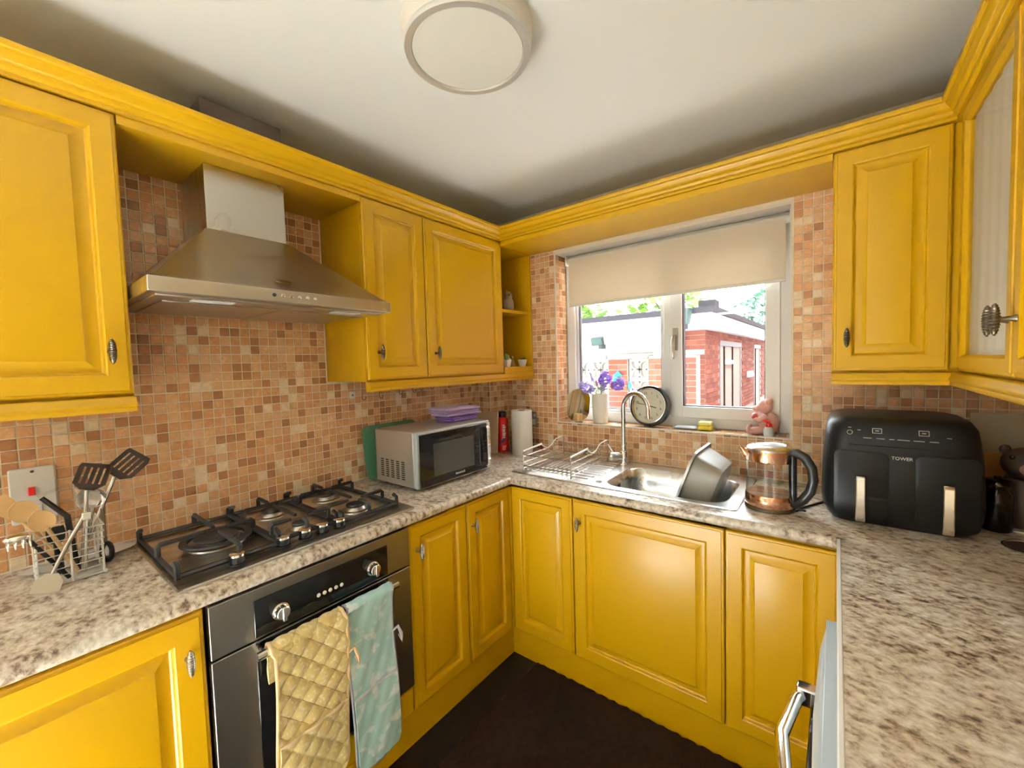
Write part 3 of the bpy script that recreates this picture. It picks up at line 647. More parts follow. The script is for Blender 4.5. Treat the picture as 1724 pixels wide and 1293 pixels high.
# ------------------------------------------------------------------ sink
t = thing('sink', 'stainless steel sink with single bowl and ribbed drainer below window', 'sink', (1.04, -.29, .910))
def RR(x0, y0, x1, y1, r, z, n=6): return [(x, y, z) for x, y in rrect(x0, y0, x1, y1, r, n)]
MB().loops([RR(.536, -.520, 1.553, -.045, .02, .9105), RR(.536, -.520, 1.553, -.045, .02, .9135), RR(.541, -.515, 1.548, -.050, .02, .9155), RR(.548, -.508, 1.541, -.057, .02, .9145),
            RR(1.012, -.478, 1.508, -.118, .075, .9140)], False, False).build('rim', 'sink_steel', t, smooth=50)
bw = MB().loops([RR(1.012, -.478, 1.508, -.118, .075, .9140), RR(1.020, -.470, 1.500, -.126, .072, .908), RR(1.028, -.462, 1.492, -.134, .070, .85), RR(1.036, -.454, 1.484, -.142, .066, .79), RR(1.052, -.438, 1.468, -.158, .055, .772), RR(1.09, -.40, 1.43, -.196, .04, .768)], False, True)
bo = bw.build('bowl', 'bowl_steel', t, smooth=60)
MB().lathe([(.030, .7685), (.028, .771), (.010, .771)], (1.26, -.30, 0), 24).build('drain', 'chrome', bo)
MB().lathe([(.014, 0), (.013, .003), (.004, .003)], (1.0302, -.33, .872), 16, 'x').build('overflow', 'black_plastic', bo)
for i in range(9):
    y = -.440 + i * .042; x1 = .965 - .010 * abs(i - 4)
    MB().loops([[(x, yy, z) for yy, z in ((y - .008, .9140), (y - .004, .9172), (y + .004, .9172), (y + .008, .9140))] for x in (.60, .61, x1 - .01, x1)]).build('drainer_rib', 'sink_steel', t, smooth=50)
MB().lathe([(.014, .9145), (.014, .9165), (.006, .917)], (.99, -.455, 0), 20).build('pop_up_knob', 'chrome', t)
# tap
t = thing('tap', 'chrome swan-neck mixer tap behind the sink', 'tap', (.952, -.085, .914))
TX, TY = .952, -.085
MB().lathe([(.030, .914), (.029, .919), (.024, .922), (.023, .975), (.021, .982), (.016, .985), (.016, 1.012), (.014, 1.016), (.010, 1.018)], (TX, TY, 0), 28).build('body', 'chrome', t)
sp = [(TX, TY, 1.01), (TX, TY, 1.20)]; dx, dy = .93, -.37
for i in range(1, 13):
    a = PI - PI * 1.06 * i / 12; sp.append((TX + dx * (.083 + .083 * math.cos(a)), TY + dy * (.083 + .083 * math.cos(a)), 1.205 + .083 * math.sin(a)))
sp.append((sp[-1][0] + .004 * dx, sp[-1][1] + .004 * dy, 1.165))
MB().tube(sp, .0115, 14).build('spout', 'chrome', t, smooth=60)
lv = MB().tube([(TX - .010, TY - .012, .955), (TX - .045, TY - .045, .957)], [.021, .0225], 20); lv.ball((TX - .047, TY - .047, .957), .0215, n=16)
lv.build('cartridge', 'chrome', t, smooth=60)
MB().tube([(TX - .040, TY - .040, .970), (TX - .075, TY - .030, 1.015)], [.0065, .0055], 8).build('lever', 'chrome', t, smooth=60)
# dish rack
t = thing('dish_rack', 'chrome wire dish rack with white grips on the drainer', 'dish rack', (.735, -.30, .916))
X0, X1, Y0, Y1 = .598, .868, -.492, -.100
wr = MB(); R_ = .0028
for x in (X0, X1):
    wr.tube([(x, Y0, .9175), (x, Y0, 1.012), (x, Y0 + .01, 1.016)], R_, 6); wr.tube([(x, Y1, .9175), (x, Y1, 1.030), (x, Y1 - .012, 1.036)], R_, 6)
wr.build('posts', 'antique', t)
for x in (X0, X1):
    pth = [(x, Y0, 1.016), (x, Y0 + .16, 1.026)]
    for i in range(1, 13): u = i / 12; pth.append((x, Y0 + .16 + (Y1 - Y0 - .172) * u, 1.026 - .030 * math.sin(PI * min(1, u * 1.6)) + .010 * u * u))
    s = MB().tube(pth, .0026, 6).build('side_rail', 'wire_white', t, smooth=60)
    MB().tube([(x, Y0 + .0, 1.0165), (x, Y0 + .165, 1.0265)], .0052, 8).build('grip', 'white_gloss', s)
    for z in (.935, .962, .992): MB().tube([(x, Y0, z), (x, Y1, z + .004)], R_, 6).build('side_wire', 'steel_bright', t)
for z in (.945, 1.000): MB().tube([(X0, Y0, z), (X1, Y0, z)], R_, 6).build('front_wire', 'antique', t)
for z in (.948, .99): MB().tube([(X0, Y1, z), (X1, Y1, z)], R_, 6).build('back_wire', 'antique', t)
for i in range(10):
    x = X0 + .022 + i * .0255
    MB().tube([(x, Y0, .945), (x, Y0 + .002, .928), (x, Y0 + .03, .925), (x, Y1 - .03, .930), (x, Y1 - .002, .935), (x, Y1, .990), (x, Y1 - .02, .994)], .0026, 5).build('rack_wire', 'steel_bright', t)
for yy in (-.38, -.22): MB().tube([(X0, yy, .926), (X1, yy, .926)], R_, 5).build('cross_wire', 'steel_bright', t)

# washing-up bowl propped in the sink
t = thing('washing_up_bowl', 'grey washing-up bowl tipped on its side in the sink', 'bowl', (1.37, -.32, .90))
M4 = Matrix.Translation((1.345, -.298, .938)) @ Matrix.Rotation(math.radians(110), 4, 'Y') @ Matrix.Diagonal((.93, .90, .82, 1))
def tub(o): 
    return [RR(-.150 + o, -.155 + o, .150 - o, .155 - o, .05, 0), RR(-.146 + o, -.150 + o, .146 - o, .150 - o, .05, .010), RR(-.135 + o, -.140 + o, .135 - o, .140 - o, .05, .100), RR(-.126 + o, -.131 + o, .126 - o, .131 - o, .045, .128), RR(-.10, -.105, .10, .105, .03, .138)]
b = MB().loops(tub(0), False, True); b.loops([RR(-.166, -.171, .166, .171, .06, -.012), RR(-.166, -.171, .166, .171, .06, -.001), RR(-.160, -.165, .160, .165, .058, .002), RR(-.150, -.155, .150, .155, .05, .0)], False, False)
b.loops([RR(-.166, -.171, .166, .171, .06, -.012), RR(-.145, -.150, .145, .150, .05, -.003), RR(-.130, -.135, .130, .135, .05, .098), RR(-.10, -.105, .10, .105, .03, .132)], False, True)
b.xf(M4); b.build('shell', 'basin', t, smooth=50)

# ------------------------------------------------------------------ kettle
KX, KY = 1.640, -.405
t = thing('kettle', 'glass and copper electric kettle with black handle beside the sink', 'kettle', (KX, KY, .910)); k3 = (KX, KY, 0)
MB().lathe([(.076, .9105), (.079, .913), (.079, .918), (.074, .925)], k3, 40).build('power_base', 'bronze', t)
MB().lathe([(.0765, .925), (.0785, .930), (.0775, .962), (.0755, .966), (.070, .966)], k3, 48).build('lower_band', 'copper', t)
MB().lathe([(.0750, .966), (.0735, 1.085)], k3, 48, cap=False).build('glass_body', 'glass', t)
MB().lathe([(.0005, .968), (.0738, .968), (.0728, 1.040), (.0005, 1.040)], k3, 48, cap=False).build('water', 'water', t)
u = MB().lathe([(.0738, 1.083), (.0748, 1.086), (.0735, 1.122), (.070, 1.126), (.068, 1.126)], k3, 48, cap=False); u.build('upper_band', 'copper', t)
MB().tube([(KX - .072, KY - .01, 1.098), (KX - .086, KY - .012, 1.118), (KX - .092, KY - .013, 1.126)], [.016, .010, .005], 10).build('spout', 'copper', t, smooth=60)
MB().lathe([(.0735, 1.122), (.0735, 1.128), (.070, 1.132), (.050, 1.139), (.045, 1.137), (.0, 1.141)], k3, 48).build('lid', 'steel_bright', t)
hx, hy = .97, -.24
def H(r, z): return (KX + hx * r, KY + hy * r, z)
MB().tube([H(.066, 1.118), H(.084, 1.120), H(.108, 1.108), H(.128, 1.075), H(.133, 1.035), H(.124, .995), H(.104, .962), H(.080, .938), H(.070, .933)], [.014, .016, .016, .0155, .015, .0155, .016, .015, .012], 12).build('handle', 'black_plastic', t, smooth=60)
MB().tube([H(.074, .935), H(.0725, 1.02), H(.072, 1.118)], .0125, 10).build('handle_spine', 'black_plastic', t, smooth=60)
MB().tube([H(.09, .928), H(.112, .925)], [.006, .004], 8).build('switch', 'black_plastic', t, smooth=60)
tag(MB().tube([(1.722, -.41, .914), (1.735, -.36, .9135), (1.765, -.300, .9135), (1.79, -.25, .9135), (1.80, -.15, .9135), (1.805, -.05, .914)], .0034, 6).build('power_cable', 'black_plastic', smooth=60), 'black kettle cable trailing behind the air fryer', 'cable')

# ------------------------------------------------------------------ air fryer
t = thing('air_fryer', 'black dual-drawer air fryer with two silver handles in right corner', 'air fryer', (1.98, -.27, .910))
AX0, AX1, AYF, AYB = 1.788, 2.168, -.440, -.085
def AF(ix, iyf, z, r): return RR(AX0 + ix, AYF + iyf, AX1 - ix, AYB - iyf * .5, r, z, 7)
MB().loops([AF(.030, .028, .9115, .05), AF(.016, .010, .930, .055), AF(.004, .002, .960, .06), AF(.0, .0, 1.00, .06), AF(.004, .004, 1.12, .06), AF(.010, .012, 1.19, .06), AF(.014, .022, 1.222, .06), AF(.026, .042, 1.244, .055), AF(.05, .07, 1.250, .05)]).build('body', 'black_matt', t, smooth=50)
boxobj('seam', 'black_gloss', t, (AX0 + .07, AYF + .0072, 1.1665, AX1 - .07, AYF + .014, 1.1680))
for x0 in (1.877, 2.070):
    dw = MB().loops([[(x, AYF + y, z) for x, z in rrect(x0 - .055 + i, .936 + i, x0 + .079 - i, 1.148 - i, .02)] for i, y in ((0, .02), (0, .0012), (.002, .0002))], False, True).build('drawer', 'black_matt', t, smooth=40)
    hn = MB().prism([(AYF - .003, .926), (AYF - .026, .930), (AYF - .030, .950), (AYF - .026, 1.060), (AYF - .020, 1.072), (AYF - .003, 1.074)], 'x', x0, x0 + .024); hn.build('handle', 'steel_bright', dw, bevel=.003)
text('TOWER', 'lettering', .0135, FB((1.985, AYF + .0035, 1.134)), 'silver_plastic', t, .0012)
_n = Vector((0, -.93, .37)); _uu = Vector((0, .37, .93))
def AP(x, z): return basis((x, AYF + .0108 + (z - 1.19) * .30, z), (1, 0, 0), (0, .30, .954), (0, -.954, .30))
def icon_box(x, z, w, h):
    m = MB()
    for a, b, c, d_ in ((-w, -h, w, -h + .0016), (-w, h - .0016, w, h), (-w, -h, -w + .0016, h), (w - .0016, -h, w, h)): m.box(a, b, .0004, c, d_, .0012)
    m.box(-w * .4, -.0012, .0004, w * .4, .0012, .0012); m.xf(AP(x, z)); m.build('touch_icon', 'silver_plastic', t, smooth=0)
icon_box(1.928, 1.213, .0115, .008); icon_box(2.033, 1.213, .0115, .008)
pw = MB().lathe([(.0075, .0004), (.0075, .0012), (.006, .0012), (.006, .0004), (.0075, .0004)], n=20, cap=False); pw.xf(AP(1.862, 1.205)); pw.build('power_icon', 'silver_plastic', t, smooth=0)
for i, (x, w) in enumerate(((1.905, .010), (1.936, .010), (1.962, .006), (1.988, .014), (2.022, .012), (2.054, .010), (2.085, .005), (1.862, .004), (1.885, .004))):
    m = MB().box(-w, -.0009, .0004, w, .0009, .0012); m.xf(AP(x, 1.190 if i < 6 else (1.203 if i == 6 else 1.220 if i == 7 else 1.213))); m.build('touch_mark', 'silver_plastic', t, smooth=0)
# ------------------------------------------------------------------ left counter
# cooker switch on the wall
t = thing('cooker_switch', 'white cooker switch plate with red rocker behind utensil basket', 'switch', (.002, -2.06, 1.04))
MB().loops([[(x, a, b) for a, b in rrect(-2.106 + i, 1.040 + i, -2.016 - i, 1.198 - i, .006)] for i, x in ((0, .002), (0, .009), (.003, .012))]).build('plate', 'white_gloss', t)
boxobj('rocker', 'red_switch', t, (.012, -2.072, 1.118, .017, -2.058, 1.142), bevel=.002); boxobj('rocker', 'white_plastic', t, (.012, -2.066, 1.06, .0165, -2.046, 1.09), bevel=.002)
MB().lathe([(.004, 0), (.003, .002)], (.012, -2.061, 1.186), 10, 'x').build('screw', 'bronze', t)
# white wire utensil basket
BX0, BX1, BY0, BY1 = .105, .235, -2.075, -1.955
t = thing('utensil_basket', 'white wire basket full of cooking utensils left of the hob', 'basket', (.17, -2.015, .911))
def loopw(z, g=0): return [(BX0 - g, BY0 - g, z), (BX1 + g, BY0 - g, z), (BX1 + g, BY1 + g, z), (BX0 - g, BY1 + g, z)]
for i in range(8):
    z = .918 + i * .0185; g = .004 * i / 7
    MB().tube(loopw(z, g), .0022 if i not in (0, 7) else .003, 6, closed=True).build('wire_hoop', 'wire_white', t)
for x, y in ((BX0, BY0), (BX1, BY0), (BX1, BY1), (BX0, BY1), (BX1, -2.015), (.17, BY1), (.17, BY0)):
    MB().tube([(x, y, .913), (x, y, 1.05)], .0026, 6).build('upright', 'wire_white', t)
boxobj('base_plate', 'wire_white', t, (BX0, BY0, .9125, BX1, BY1, .915))
MB().ball((BX1 + .002, BY1 + .002, .917), .006, n=8, m=6).build('foot', 'white_gloss', t)
# utensils: shaft from the basket floor to the head
def spoon(name, label, a, b, mat, hw, hl, cup=.006, r=.005, group='utensils in the wire basket', flat=False):
    a, b = Vector(a), Vector(b); d = (b - a).normalized(); t = thing(name, label, 'utensil', tuple(a), group=group)
    MB().tube([a, a.lerp(b, .5), b + d * .008], [r, r, r * .9], 8).build('handle', mat if not isinstance(mat, tuple) else mat[0], t, smooth=60)
    n_ = (CP - b); n_ = (n_ - d * n_.dot(d)).normalized(); s = d.cross(n_)
    m = MB()
    if flat: L = [[(u * hw, v, w) for u, v in ((-.55, 0), (-.9, hl * .25), (-1, hl * .6), (-.9, hl), (.9, hl * .97), (1, hl * .6), (.9, hl * .25), (.55, 0))] for w in (-.0018, .0018)]; m.loops(L)
    else:
        L = []
        for k in range(9):
            tt = -1 + 2 * k / 8; rr = math.sqrt(max(.02, 1 - tt * tt)); L.append((tt, rr))
        V = [[(hw * rr * u, hl / 2 * (1 + tt), -cup * (1 - u * u) * rr) for u in (-1, -.6, 0, .6, 1)] + [(hw * rr * u, hl / 2 * (1 + tt), -cup * (1 - u * u) * rr - .004) for u in (1, .6, 0, -.6, -1)] for tt, rr in L]
        m.loops(V)
    m.xf(basis(b, s, d, n_)); m.build('head', mat if not isinstance(mat, tuple) else mat[1], t, smooth=50)
    return t, d, s, n_
def slotted(name, label, a, b, hw, hl, tilt, mat='brown_nylon', hmat='steel_bright'):
    a, b = Vector(a), Vector(b); d = (b - a).normalized(); t = thing(name, label, 'utensil', tuple(a), group='utensils in the wire basket')
    MB().tube([a, b], .0055, 8).build('handle', hmat, t, smooth=60)
    n_ = (CP - b); n_ = (n_ - d * n_.dot(d)).normalized(); s = d.cross(n_); m = MB()
    for i in range(5):
        u0 = -hw + 2 * hw * i / 5 + (.0022 if i else 0); u1 = -hw + 2 * hw * (i + 1) / 5 - (.0022 if i < 4 else 0)
        m.box(u0, hl * .22, -.0018, u1, hl * .84, .0018)
    m.prism([(-hw * .45, 0), (hw * .45, 0), (hw, hl * .22), (-hw, hl * .22)], 'z', -.0018, .0018)
    m.prism([(-hw, hl * .84), (hw, hl * .84), (hw * .8, hl), (-hw * .9, hl * .96)], 'z', -.0018, .0018)
    m.xf(basis(b, s, d, n_) @ Matrix.Rotation(tilt, 4, 'Z')); m.build('head', mat, t, smooth=0)
F = lambda x, y: (x, y, .918)
slotted('slotted_turner', 'dark brown slotted turner, upright in the middle of basket', F(.18, -1.99), (.215, -1.975, 1.145), .033, .075, -.25)
slotted('slotted_turner', 'dark brown slotted turner leaning furthest right from basket', F(.15, -2.00), (.170, -1.912, 1.160), .034, .085, -.45)
spoon('wooden_spoon', 'round wooden spoon nearest in the wire basket', F(.19, -2.00), (.225, -2.050, 1.060), 'spoon_wood', .024, .062)
spoon('wooden_spoon', 'round wooden spoon leaning behind the nearest wooden spoon', F(.16, -2.00), (.185, -2.075, 1.085), 'spoon_wood', .026, .060)
spoon('wooden_spatula', 'flat pale wooden spatula at far left of basket', F(.14, -2.00), (.165, -2.100, 1.100), 'spoon_wood', .020, .065, flat=True)
spoon('steel_spoon', 'large steel serving spoon standing in the basket', F(.20, -1.99), (.205, -1.975, 1.085), 'steel_bright', .024, .065, cup=.012)
spoon('steel_ladle', 'steel ladle leaning towards the hob in the basket', F(.14, -1.99), (.185, -1.962, 1.085), 'chrome', .022, .055, cup=.014)
# potato masher with clear plastic head, pasta fork, pastry scraper hanging outside
t = thing('peeler', 'peeler with clear crossbar poking up left in basket', 'utensil', F(.17, -2.0), group='utensils in the wire basket')
MB().tube([F(.17, -2.0), (.175, -2.012, 1.075), (.165, -2.055, 1.135)], [.006, .007, .0055], 8).build('handle', 'black_plastic', t, smooth=60)
MB().tube([(.165, -2.062, 1.140), (.165, -2.005, 1.158), (.170, -1.990, 1.120)], .004, 8).build('blade_bar', 'clear_plastic', t, smooth=60)
t = thing('pasta_fork', 'steel pasta fork leaning out left of basket', 'utensil', F(.21, -2.02), group='utensils in the wire basket')
MB().tube([F(.21, -2.02), (.24, -2.085, 1.050)], .005, 8).build('handle', 'black_plastic', t, smooth=60)
MB().ball((.245, -2.103, 1.062), .016, .024, .012).build('head', 'steel_bright', t)
for i in range(4): MB().tube([(.252, -2.118 + i * .012, 1.062), (.262, -2.120 + i * .012, 1.052), (.264, -2.119 + i * .012, 1.040)], [.003, .0028, .0018], 6).build('tine', 'steel_bright', t)
t = thing('fish_slice', 'steel fish slice hanging down outside the front of basket', 'utensil', (.262, -2.075, .915), group='utensils in the wire basket')
MB().tube([(.245, -1.985, 1.085), (.248, -2.02, 1.02), (.258, -2.052, .955)], [.006, .0055, .004], 8).build('handle', 'antique', t, smooth=60)
boxobj('end_cap', 'steel_bright', t, (.238, -1.992, 1.070, .252, -1.972, 1.092), bevel=.003)
m = MB().prism([(-.012, 0), (.012, 0), (.026, -.018), (.026, -.048), (-.026, -.048), (-.026, -.018)], 'z', -.001, .001); m.xf(basis((.259, -2.052, .957), (.25, .92, -.3), (-.1, .35, .93), (.96, -.2, .18))); m.build('blade', 'antique', t, smooth=0)
spoon('black_utensil', 'black handled tool standing low inside the basket', F(.15, -2.03), (.18, -2.035, 1.01), 'black_plastic', .018, .05, r=.008, flat=True)
t = thing('kitchen_scissors', 'black handled scissors hooked at right side of basket', 'utensil', (.19, -1.94, .912), group='utensils in the wire basket')
MB().tube([(.195, -1.946, .985), (.192, -1.945, 1.08)], [.005, .004], 6).build('blade', 'bronze', t)
MB().tube([(.198 + .004 * math.cos(a), -1.943 + .010 * math.cos(a), .955 + .026 * math.sin(a)) for a in [2 * PI * i / 14 for i in range(14)]], .006, 6, closed=True).build('grip', 'black_plastic', t, smooth=60)
t = tag(MB().lathe([(0, 0), (.035, 0), (.075, .010), (.078, .012), (.070, .0125), (.034, .004), (0, .004)], n=36).xf(Matrix.Translation((.085, -1.985, .9112)) @ Matrix.Diagonal((.62, 1.55, 1, 1))).build('spoon_rest', 'white_gloss'), 'white oval spoon rest behind the utensil basket', 'dish')

# hooks and clip below the cabinet
for i, (y, z) in enumerate(((-1.003, 1.302), (-.907, 1.302), (-.787, 1.314), (-.698, 1.317), (-.648, 1.323), (-.571, 1.325))):
    x = .030 if i else .03; a = [PI * 1.0 + PI * 1.15 * k / 8 for k in range(9)]
    pth = [(x, y - .010, 1.3965), (x, y - .010, z + .016)] + [(x, y + .010 * math.cos(k), z + .010 + .012 * math.sin(k)) for k in a]
    nth = ('first', 'second', 'third', 'fourth', 'fifth', 'last')[i]
    tag(MB().tube(pth, .0022, 6).build('cup_hook', 'bronze', smooth=60), 'small metal cup hook under the two-door cabinet, %s from the hood' % nth, 'hook', 'cup hooks under cabinet')
t = thing('cable_clip', 'small white square clip under cabinet beside the cup hooks', 'clip', (.002, -1.05, 1.315)); boxobj('plate', 'white_gloss', t, (.002, -1.066, 1.310, .012, -1.036, 1.345), bevel=.002)
MB().lathe([(.005, 0), (.004, .002)], (.012, -1.051, 1.327), 10, 'x').build('hole', 'bronze', t)

# green board behind microwave
m = MB().loops([[(x, u, v) for u, v in rrect(-.165, 0, .165, .262, .035)] for x in (0, .006)]); m.xf(Matrix.Translation((.052, -.853, .9105)) @ Matrix.Rotation(math.radians(-9), 4, 'Y'))
tag(m.build('chopping_board', 'green_plastic', bevel=.002), 'green plastic chopping board leaning on tiles behind microwave', 'chopping board')
# folded towels on the microwave
def folded(name, label, c, sx, sy, layers, h, mat, rz, seed):
    rn = random.Random(seed); t = thing(name, label, 'towel', c, group='folded towels on the microwave')
    for k in range(layers):
        L = []; n = 9; ex, ey = sx * (1 - .05 * rn.random()), sy * (1 - .05 * rn.random()); ox, oy = (rn.random() - .5) * .012, (rn.random() - .5) * .012
        for (ins, zz) in ((.012, 0), (.003, .22), (0, .5), (.003, .8), (.014, 1.0)):
            pts = rrect(-ex / 2 + ins, -ey / 2 + ins, ex / 2 - ins, ey / 2 - ins, .02, 4)
            L.append([(x + ox + .004 * math.sin(i * 1.7 + seed + k), y + oy + .004 * math.cos(i * 1.3 + seed), h * (k + zz) * (1 - .10 * (x / ex + y / ey)) + .002 * math.sin(i * 2.1)) for i, (x, y) in enumerate(pts)])
        zmin = min(p[2] for p in L[0]); L[0] = [(x, y, max(z, h * k)) for x, y, z in L[0]]
        m = MB().loops(L); m.xf(Matrix.Rotation(rz, 4, 'Z')); m.build('fold', mat, t, local=True, smooth=70)
    return t
folded('folded_towel', 'dark purple folded towel lying under the lilac towel', (.262, -.618, 1.1705), .135, .205, 2, .0125, 'purple', .05, 3)
folded('folded_towel', 'lilac folded towel on top of pile on the microwave', (.258, -.622, 1.1985), .150, .250, 3, .0140, 'lilac', -.04, 5)
# pale chopping board leaning in the corner
m = MB().loops([[(u, y, v) for u, v in rrect(-.088, 0, .088, .255, .008)] for y in (0, .010)]); m.xf(Matrix.Translation((.128, -.246, .9105)) @ Matrix.Rotation(math.radians(-8), 4, 'X') @ Matrix.Rotation(math.radians(-3), 4, 'Y') )
tag(m.build('chopping_board', 'board_wood', bevel=.002), 'pale wooden chopping board leaning in corner beside the microwave', 'chopping board')
# fire extinguisher
t = thing('fire_extinguisher', 'small red fire extinguisher with black cap beside kitchen roll', 'fire extinguisher', (.184, -.148, .910)); e3 = (.184, -.148, 0)
MB().lathe([(.030, .9105), (.036, .914), (.037, .922), (.037, 1.098), (.034, 1.112), (.026, 1.122), (.020, 1.126)], e3, 28).build('cylinder', 'red', t, smooth=50)
MB().lathe([(.022, 1.124), (.026, 1.128), (.028, 1.150), (.022, 1.160), (.012, 1.163)], e3, 20).build('cap', 'black_plastic', t)
boxobj('trigger', 'black_plastic', t, (.144, -.156, 1.140, .174, -.140, 1.158), bevel=.003); MB().tube([(.148, -.161, 1.128), (.173, -.161, 1.132)], .003, 6).build('safety_pin', 'candle', t)
def wrap(z0, z1, a0, a1, mat, nm):
    A = [[(e3[0] + .0374 * math.cos(a0 + (a1 - a0) * i / 8), e3[1] + .0374 * math.sin(a0 + (a1 - a0) * i / 8), z + s * i / 8) for i in range(9)] for z, s in ((z0[0], z0[1] - z0[0]), (z1[0], z1[1] - z1[0]))]
    MB().loops(A, False, False, closed=False).build(nm, mat, t, smooth=60)
wrap((.955, .985), (.972, 1.004), -1.45, -.30, 'navy', 'stripe')
for i in range(7): wrap((.998 + i * .0125,) * 2, (1.006 + i * .0125 + .002 * (i % 2),) * 2, -.85, -.45 + .06 * (i % 3), 'white_gloss', 'print_mark')
for i in range(3): wrap((.925 + i * .010,) * 2, (.929 + i * .010,) * 2, -.95, -.45 + .08 * i, 'white_plastic', 'print_mark')
# kitchen roll
t = thing('kitchen_roll', 'white paper kitchen roll standing in the back corner', 'kitchen roll', (.345, -.150, .910))
MB().lathe([(.020, 1.172), (.060, 1.176), (.062, 1.172), (.062, .914), (.060, .9105), (.020, .9105)], (.338, -.150, 0), 40, cap=False).build('paper', 'paper', t, smooth=50)
MB().lathe([(.0200, .9105), (.0200, 1.174), (.0185, 1.174), (.0185, .9105)], (.338, -.150, 0), 24, cap=False).build('core', 'cardboard', t)
# socket
t = thing('wall_socket', 'dark metal wall socket behind the kitchen roll', 'socket', (.325, -.002, 1.058)); boxobj('plate', 'antique', t, (.282, -.009, 1.056, .348, -.0025, 1.150), bevel=.002)
boxobj('switch', 'white_plastic', t, (.328, -.0125, 1.118, .340, -.009, 1.136), bevel=.002); boxobj('insert', 'white_plastic', t, (.304, -.0105, 1.066, .340, -.009, 1.104))

# ------------------------------------------------------------------ window sill things
ZS = SZ0 + .0025
# round-cornered mirror leaning
t = thing('mirror', 'small frameless rounded mirror leaning on window at left of sill', 'mirror', (.602, .085, ZS))
M5 = Matrix.Translation((.602, .050, ZS)) @ Matrix.Rotation(math.radians(9), 4, 'Z') @ Matrix.Rotation(math.radians(-17), 4, 'X')
m = MB().loops([[(u, y, v) for u, v in rrect(-.071, 0, .071, .200, .066, 10)] for y in (0, .004)]); m.xf(M5); m.build('glass', 'mirror', t, smooth=30)
m = MB().loops([[(u, y, v) for u, v in rrect(-.0722, -.0012 + .0012, .0722, .2012, .067, 10)] for y in (.0006, .0052)]); m.xf(M5); m.build('backing', 'white_plastic', t, smooth=30)
# candle in a glass
t = thing('candle', 'orange candle in a small glass in front of mirror', 'candle', (.630, .020, ZS)); q3 = (.630, .020, 0)
MB().lathe([(.0235, ZS), (.0245, ZS + .002), (.0245, ZS + .066), (.0232, ZS + .066), (.0228, ZS + .006), (0, ZS + .006)], q3, 28).build('glass', 'glass', t)
MB().lathe([(.0222, ZS + .0065), (.0222, ZS + .052), (.02, ZS + .050), (0, ZS + .050)], q3, 24).build('wax', 'candle', t)
MB().tube([(q3[0], q3[1], ZS + .050), (q3[0] + .002, q3[1], ZS + .058)], .0012, 5).build('wick', 'black_plastic', t)
# vase
VX, VY = .752, .058
t = thing('vase', 'cream pierced ceramic vase holding purple flowers on the sill', 'vase', (VX, VY, ZS)); v3 = (VX, VY, 0)
MB().lathe([(0, ZS), (.040, ZS), (.043, ZS + .004), (.0465, ZS + .165), (.0465, ZS + .168), (.0435, ZS + .168), (.040, ZS + .008), (0, ZS + .006)], v3, 36).build('body', 'ceramic', t)
rn = random.Random(3)
for i in range(26):
    a = -PI / 2 + .7 + (rn.random() - .5) * 1.9; z = ZS + .04 + rn.random() * .09; r = .043 + .0035 * (z - ZS) / .168
    p = MB().ball((0, 0, 0), .003, .001, .005, 6, 4); p.xf(Matrix.Translation((VX + r * math.cos(a), VY + r * math.sin(a), z)) @ Matrix.Rotation(a + PI / 2, 4, 'Z') @ Matrix.Rotation(rn.random() * 3, 4, 'Y')); p.build('hole_light', 'white_gloss', t)  # white beads paint the light that shows through the holes
def flower(label, tip, bl, mat, kind, seed, leaves=1):
    rn = random.Random(seed); base = Vector((VX + (rn.random() - .5) * .03, VY + (rn.random() - .5) * .03, ZS + .010)); tip = Vector(tip)
    t = thing('flower_stem', label, 'flower', tuple(base), group='purple flowers in the vase')
    mid = Vector((VX + (tip.x - VX) * .3, VY + (tip.y - VY) * .3, ZS + .175)); P_ = [base, base.lerp(mid, .6), mid, mid.lerp(tip, .55), tip]
    MB().tube(P_, .0016, 5).build('stem', 'leaf', t, smooth=60)
    d = (tip - mid).normalized(); s = d.orthogonal().normalized(); b = d.cross(s); m = MB()
    if kind == 'spike':
        for i in range(24):
            k = i / 23; rr = .006 * (1 - .55 * k); a = i * 2.4; c = tip - d * bl * (1 - k) + s * rr * math.cos(a) + b * rr * math.sin(a); m.ball(c, .0042 * (1 - .4 * k), n=5, m=4)
    else:
        for i in range(95):
            k = rn.random(); th = rn.random() * 2 * PI; rr = .034 * math.sin(PI * (.12 + .8 * k)) * (.55 + .5 * rn.random()); c = tip - d * bl * (.5 - k) + s * rr * math.cos(th) + b * rr * math.sin(th)
            n0 = len(m.v); m.ball((0, 0, 0), .0105, .0035, .0070, 6, 4); m.xf(Matrix.Translation(c) @ Matrix.Rotation(rn.random() * 6, 4, 'Z') @ Matrix.Rotation(rn.random() * 6, 4, 'X'), n0)
    m.build('bloom', mat, t, smooth=60)
    for i in range(leaves):
        a = rn.random() * 2 * PI; c = mid.lerp(tip, .25 + .2 * i); o = Vector((math.cos(a) * .04, math.sin(a) * .02 - .012, .008 + .01 * rn.random()))
        w = o.cross(Vector((0, 0, 1))).normalized() * .011
        MB().loops([[c, c, c], [c + o * .4 - w, c + o * .4 + Vector((0, 0, .005)), c + o * .4 + w], [c + o * .75 - w * .7, c + o * .75 + Vector((0, 0, .003)), c + o * .75 + w * .7], [c + o, c + o, c + o]], False, False, closed=False).build('leaf', 'leaf', t, smooth=60)
flower('pale violet cluster flower leaning left out of vase', (.675, .040, ZS + .205), .085, 'petal_violet', 'cluster', 1, 2)
flower('tall bright purple cluster flower in middle of vase', (.782, .060, ZS + .255), .085, 'petal_purple', 'cluster', 2, 2)
flower('bright purple cluster flower leaning right towards the clock', (.865, .055, ZS + .225), .075, 'petal_purple', 'cluster', 3, 2)
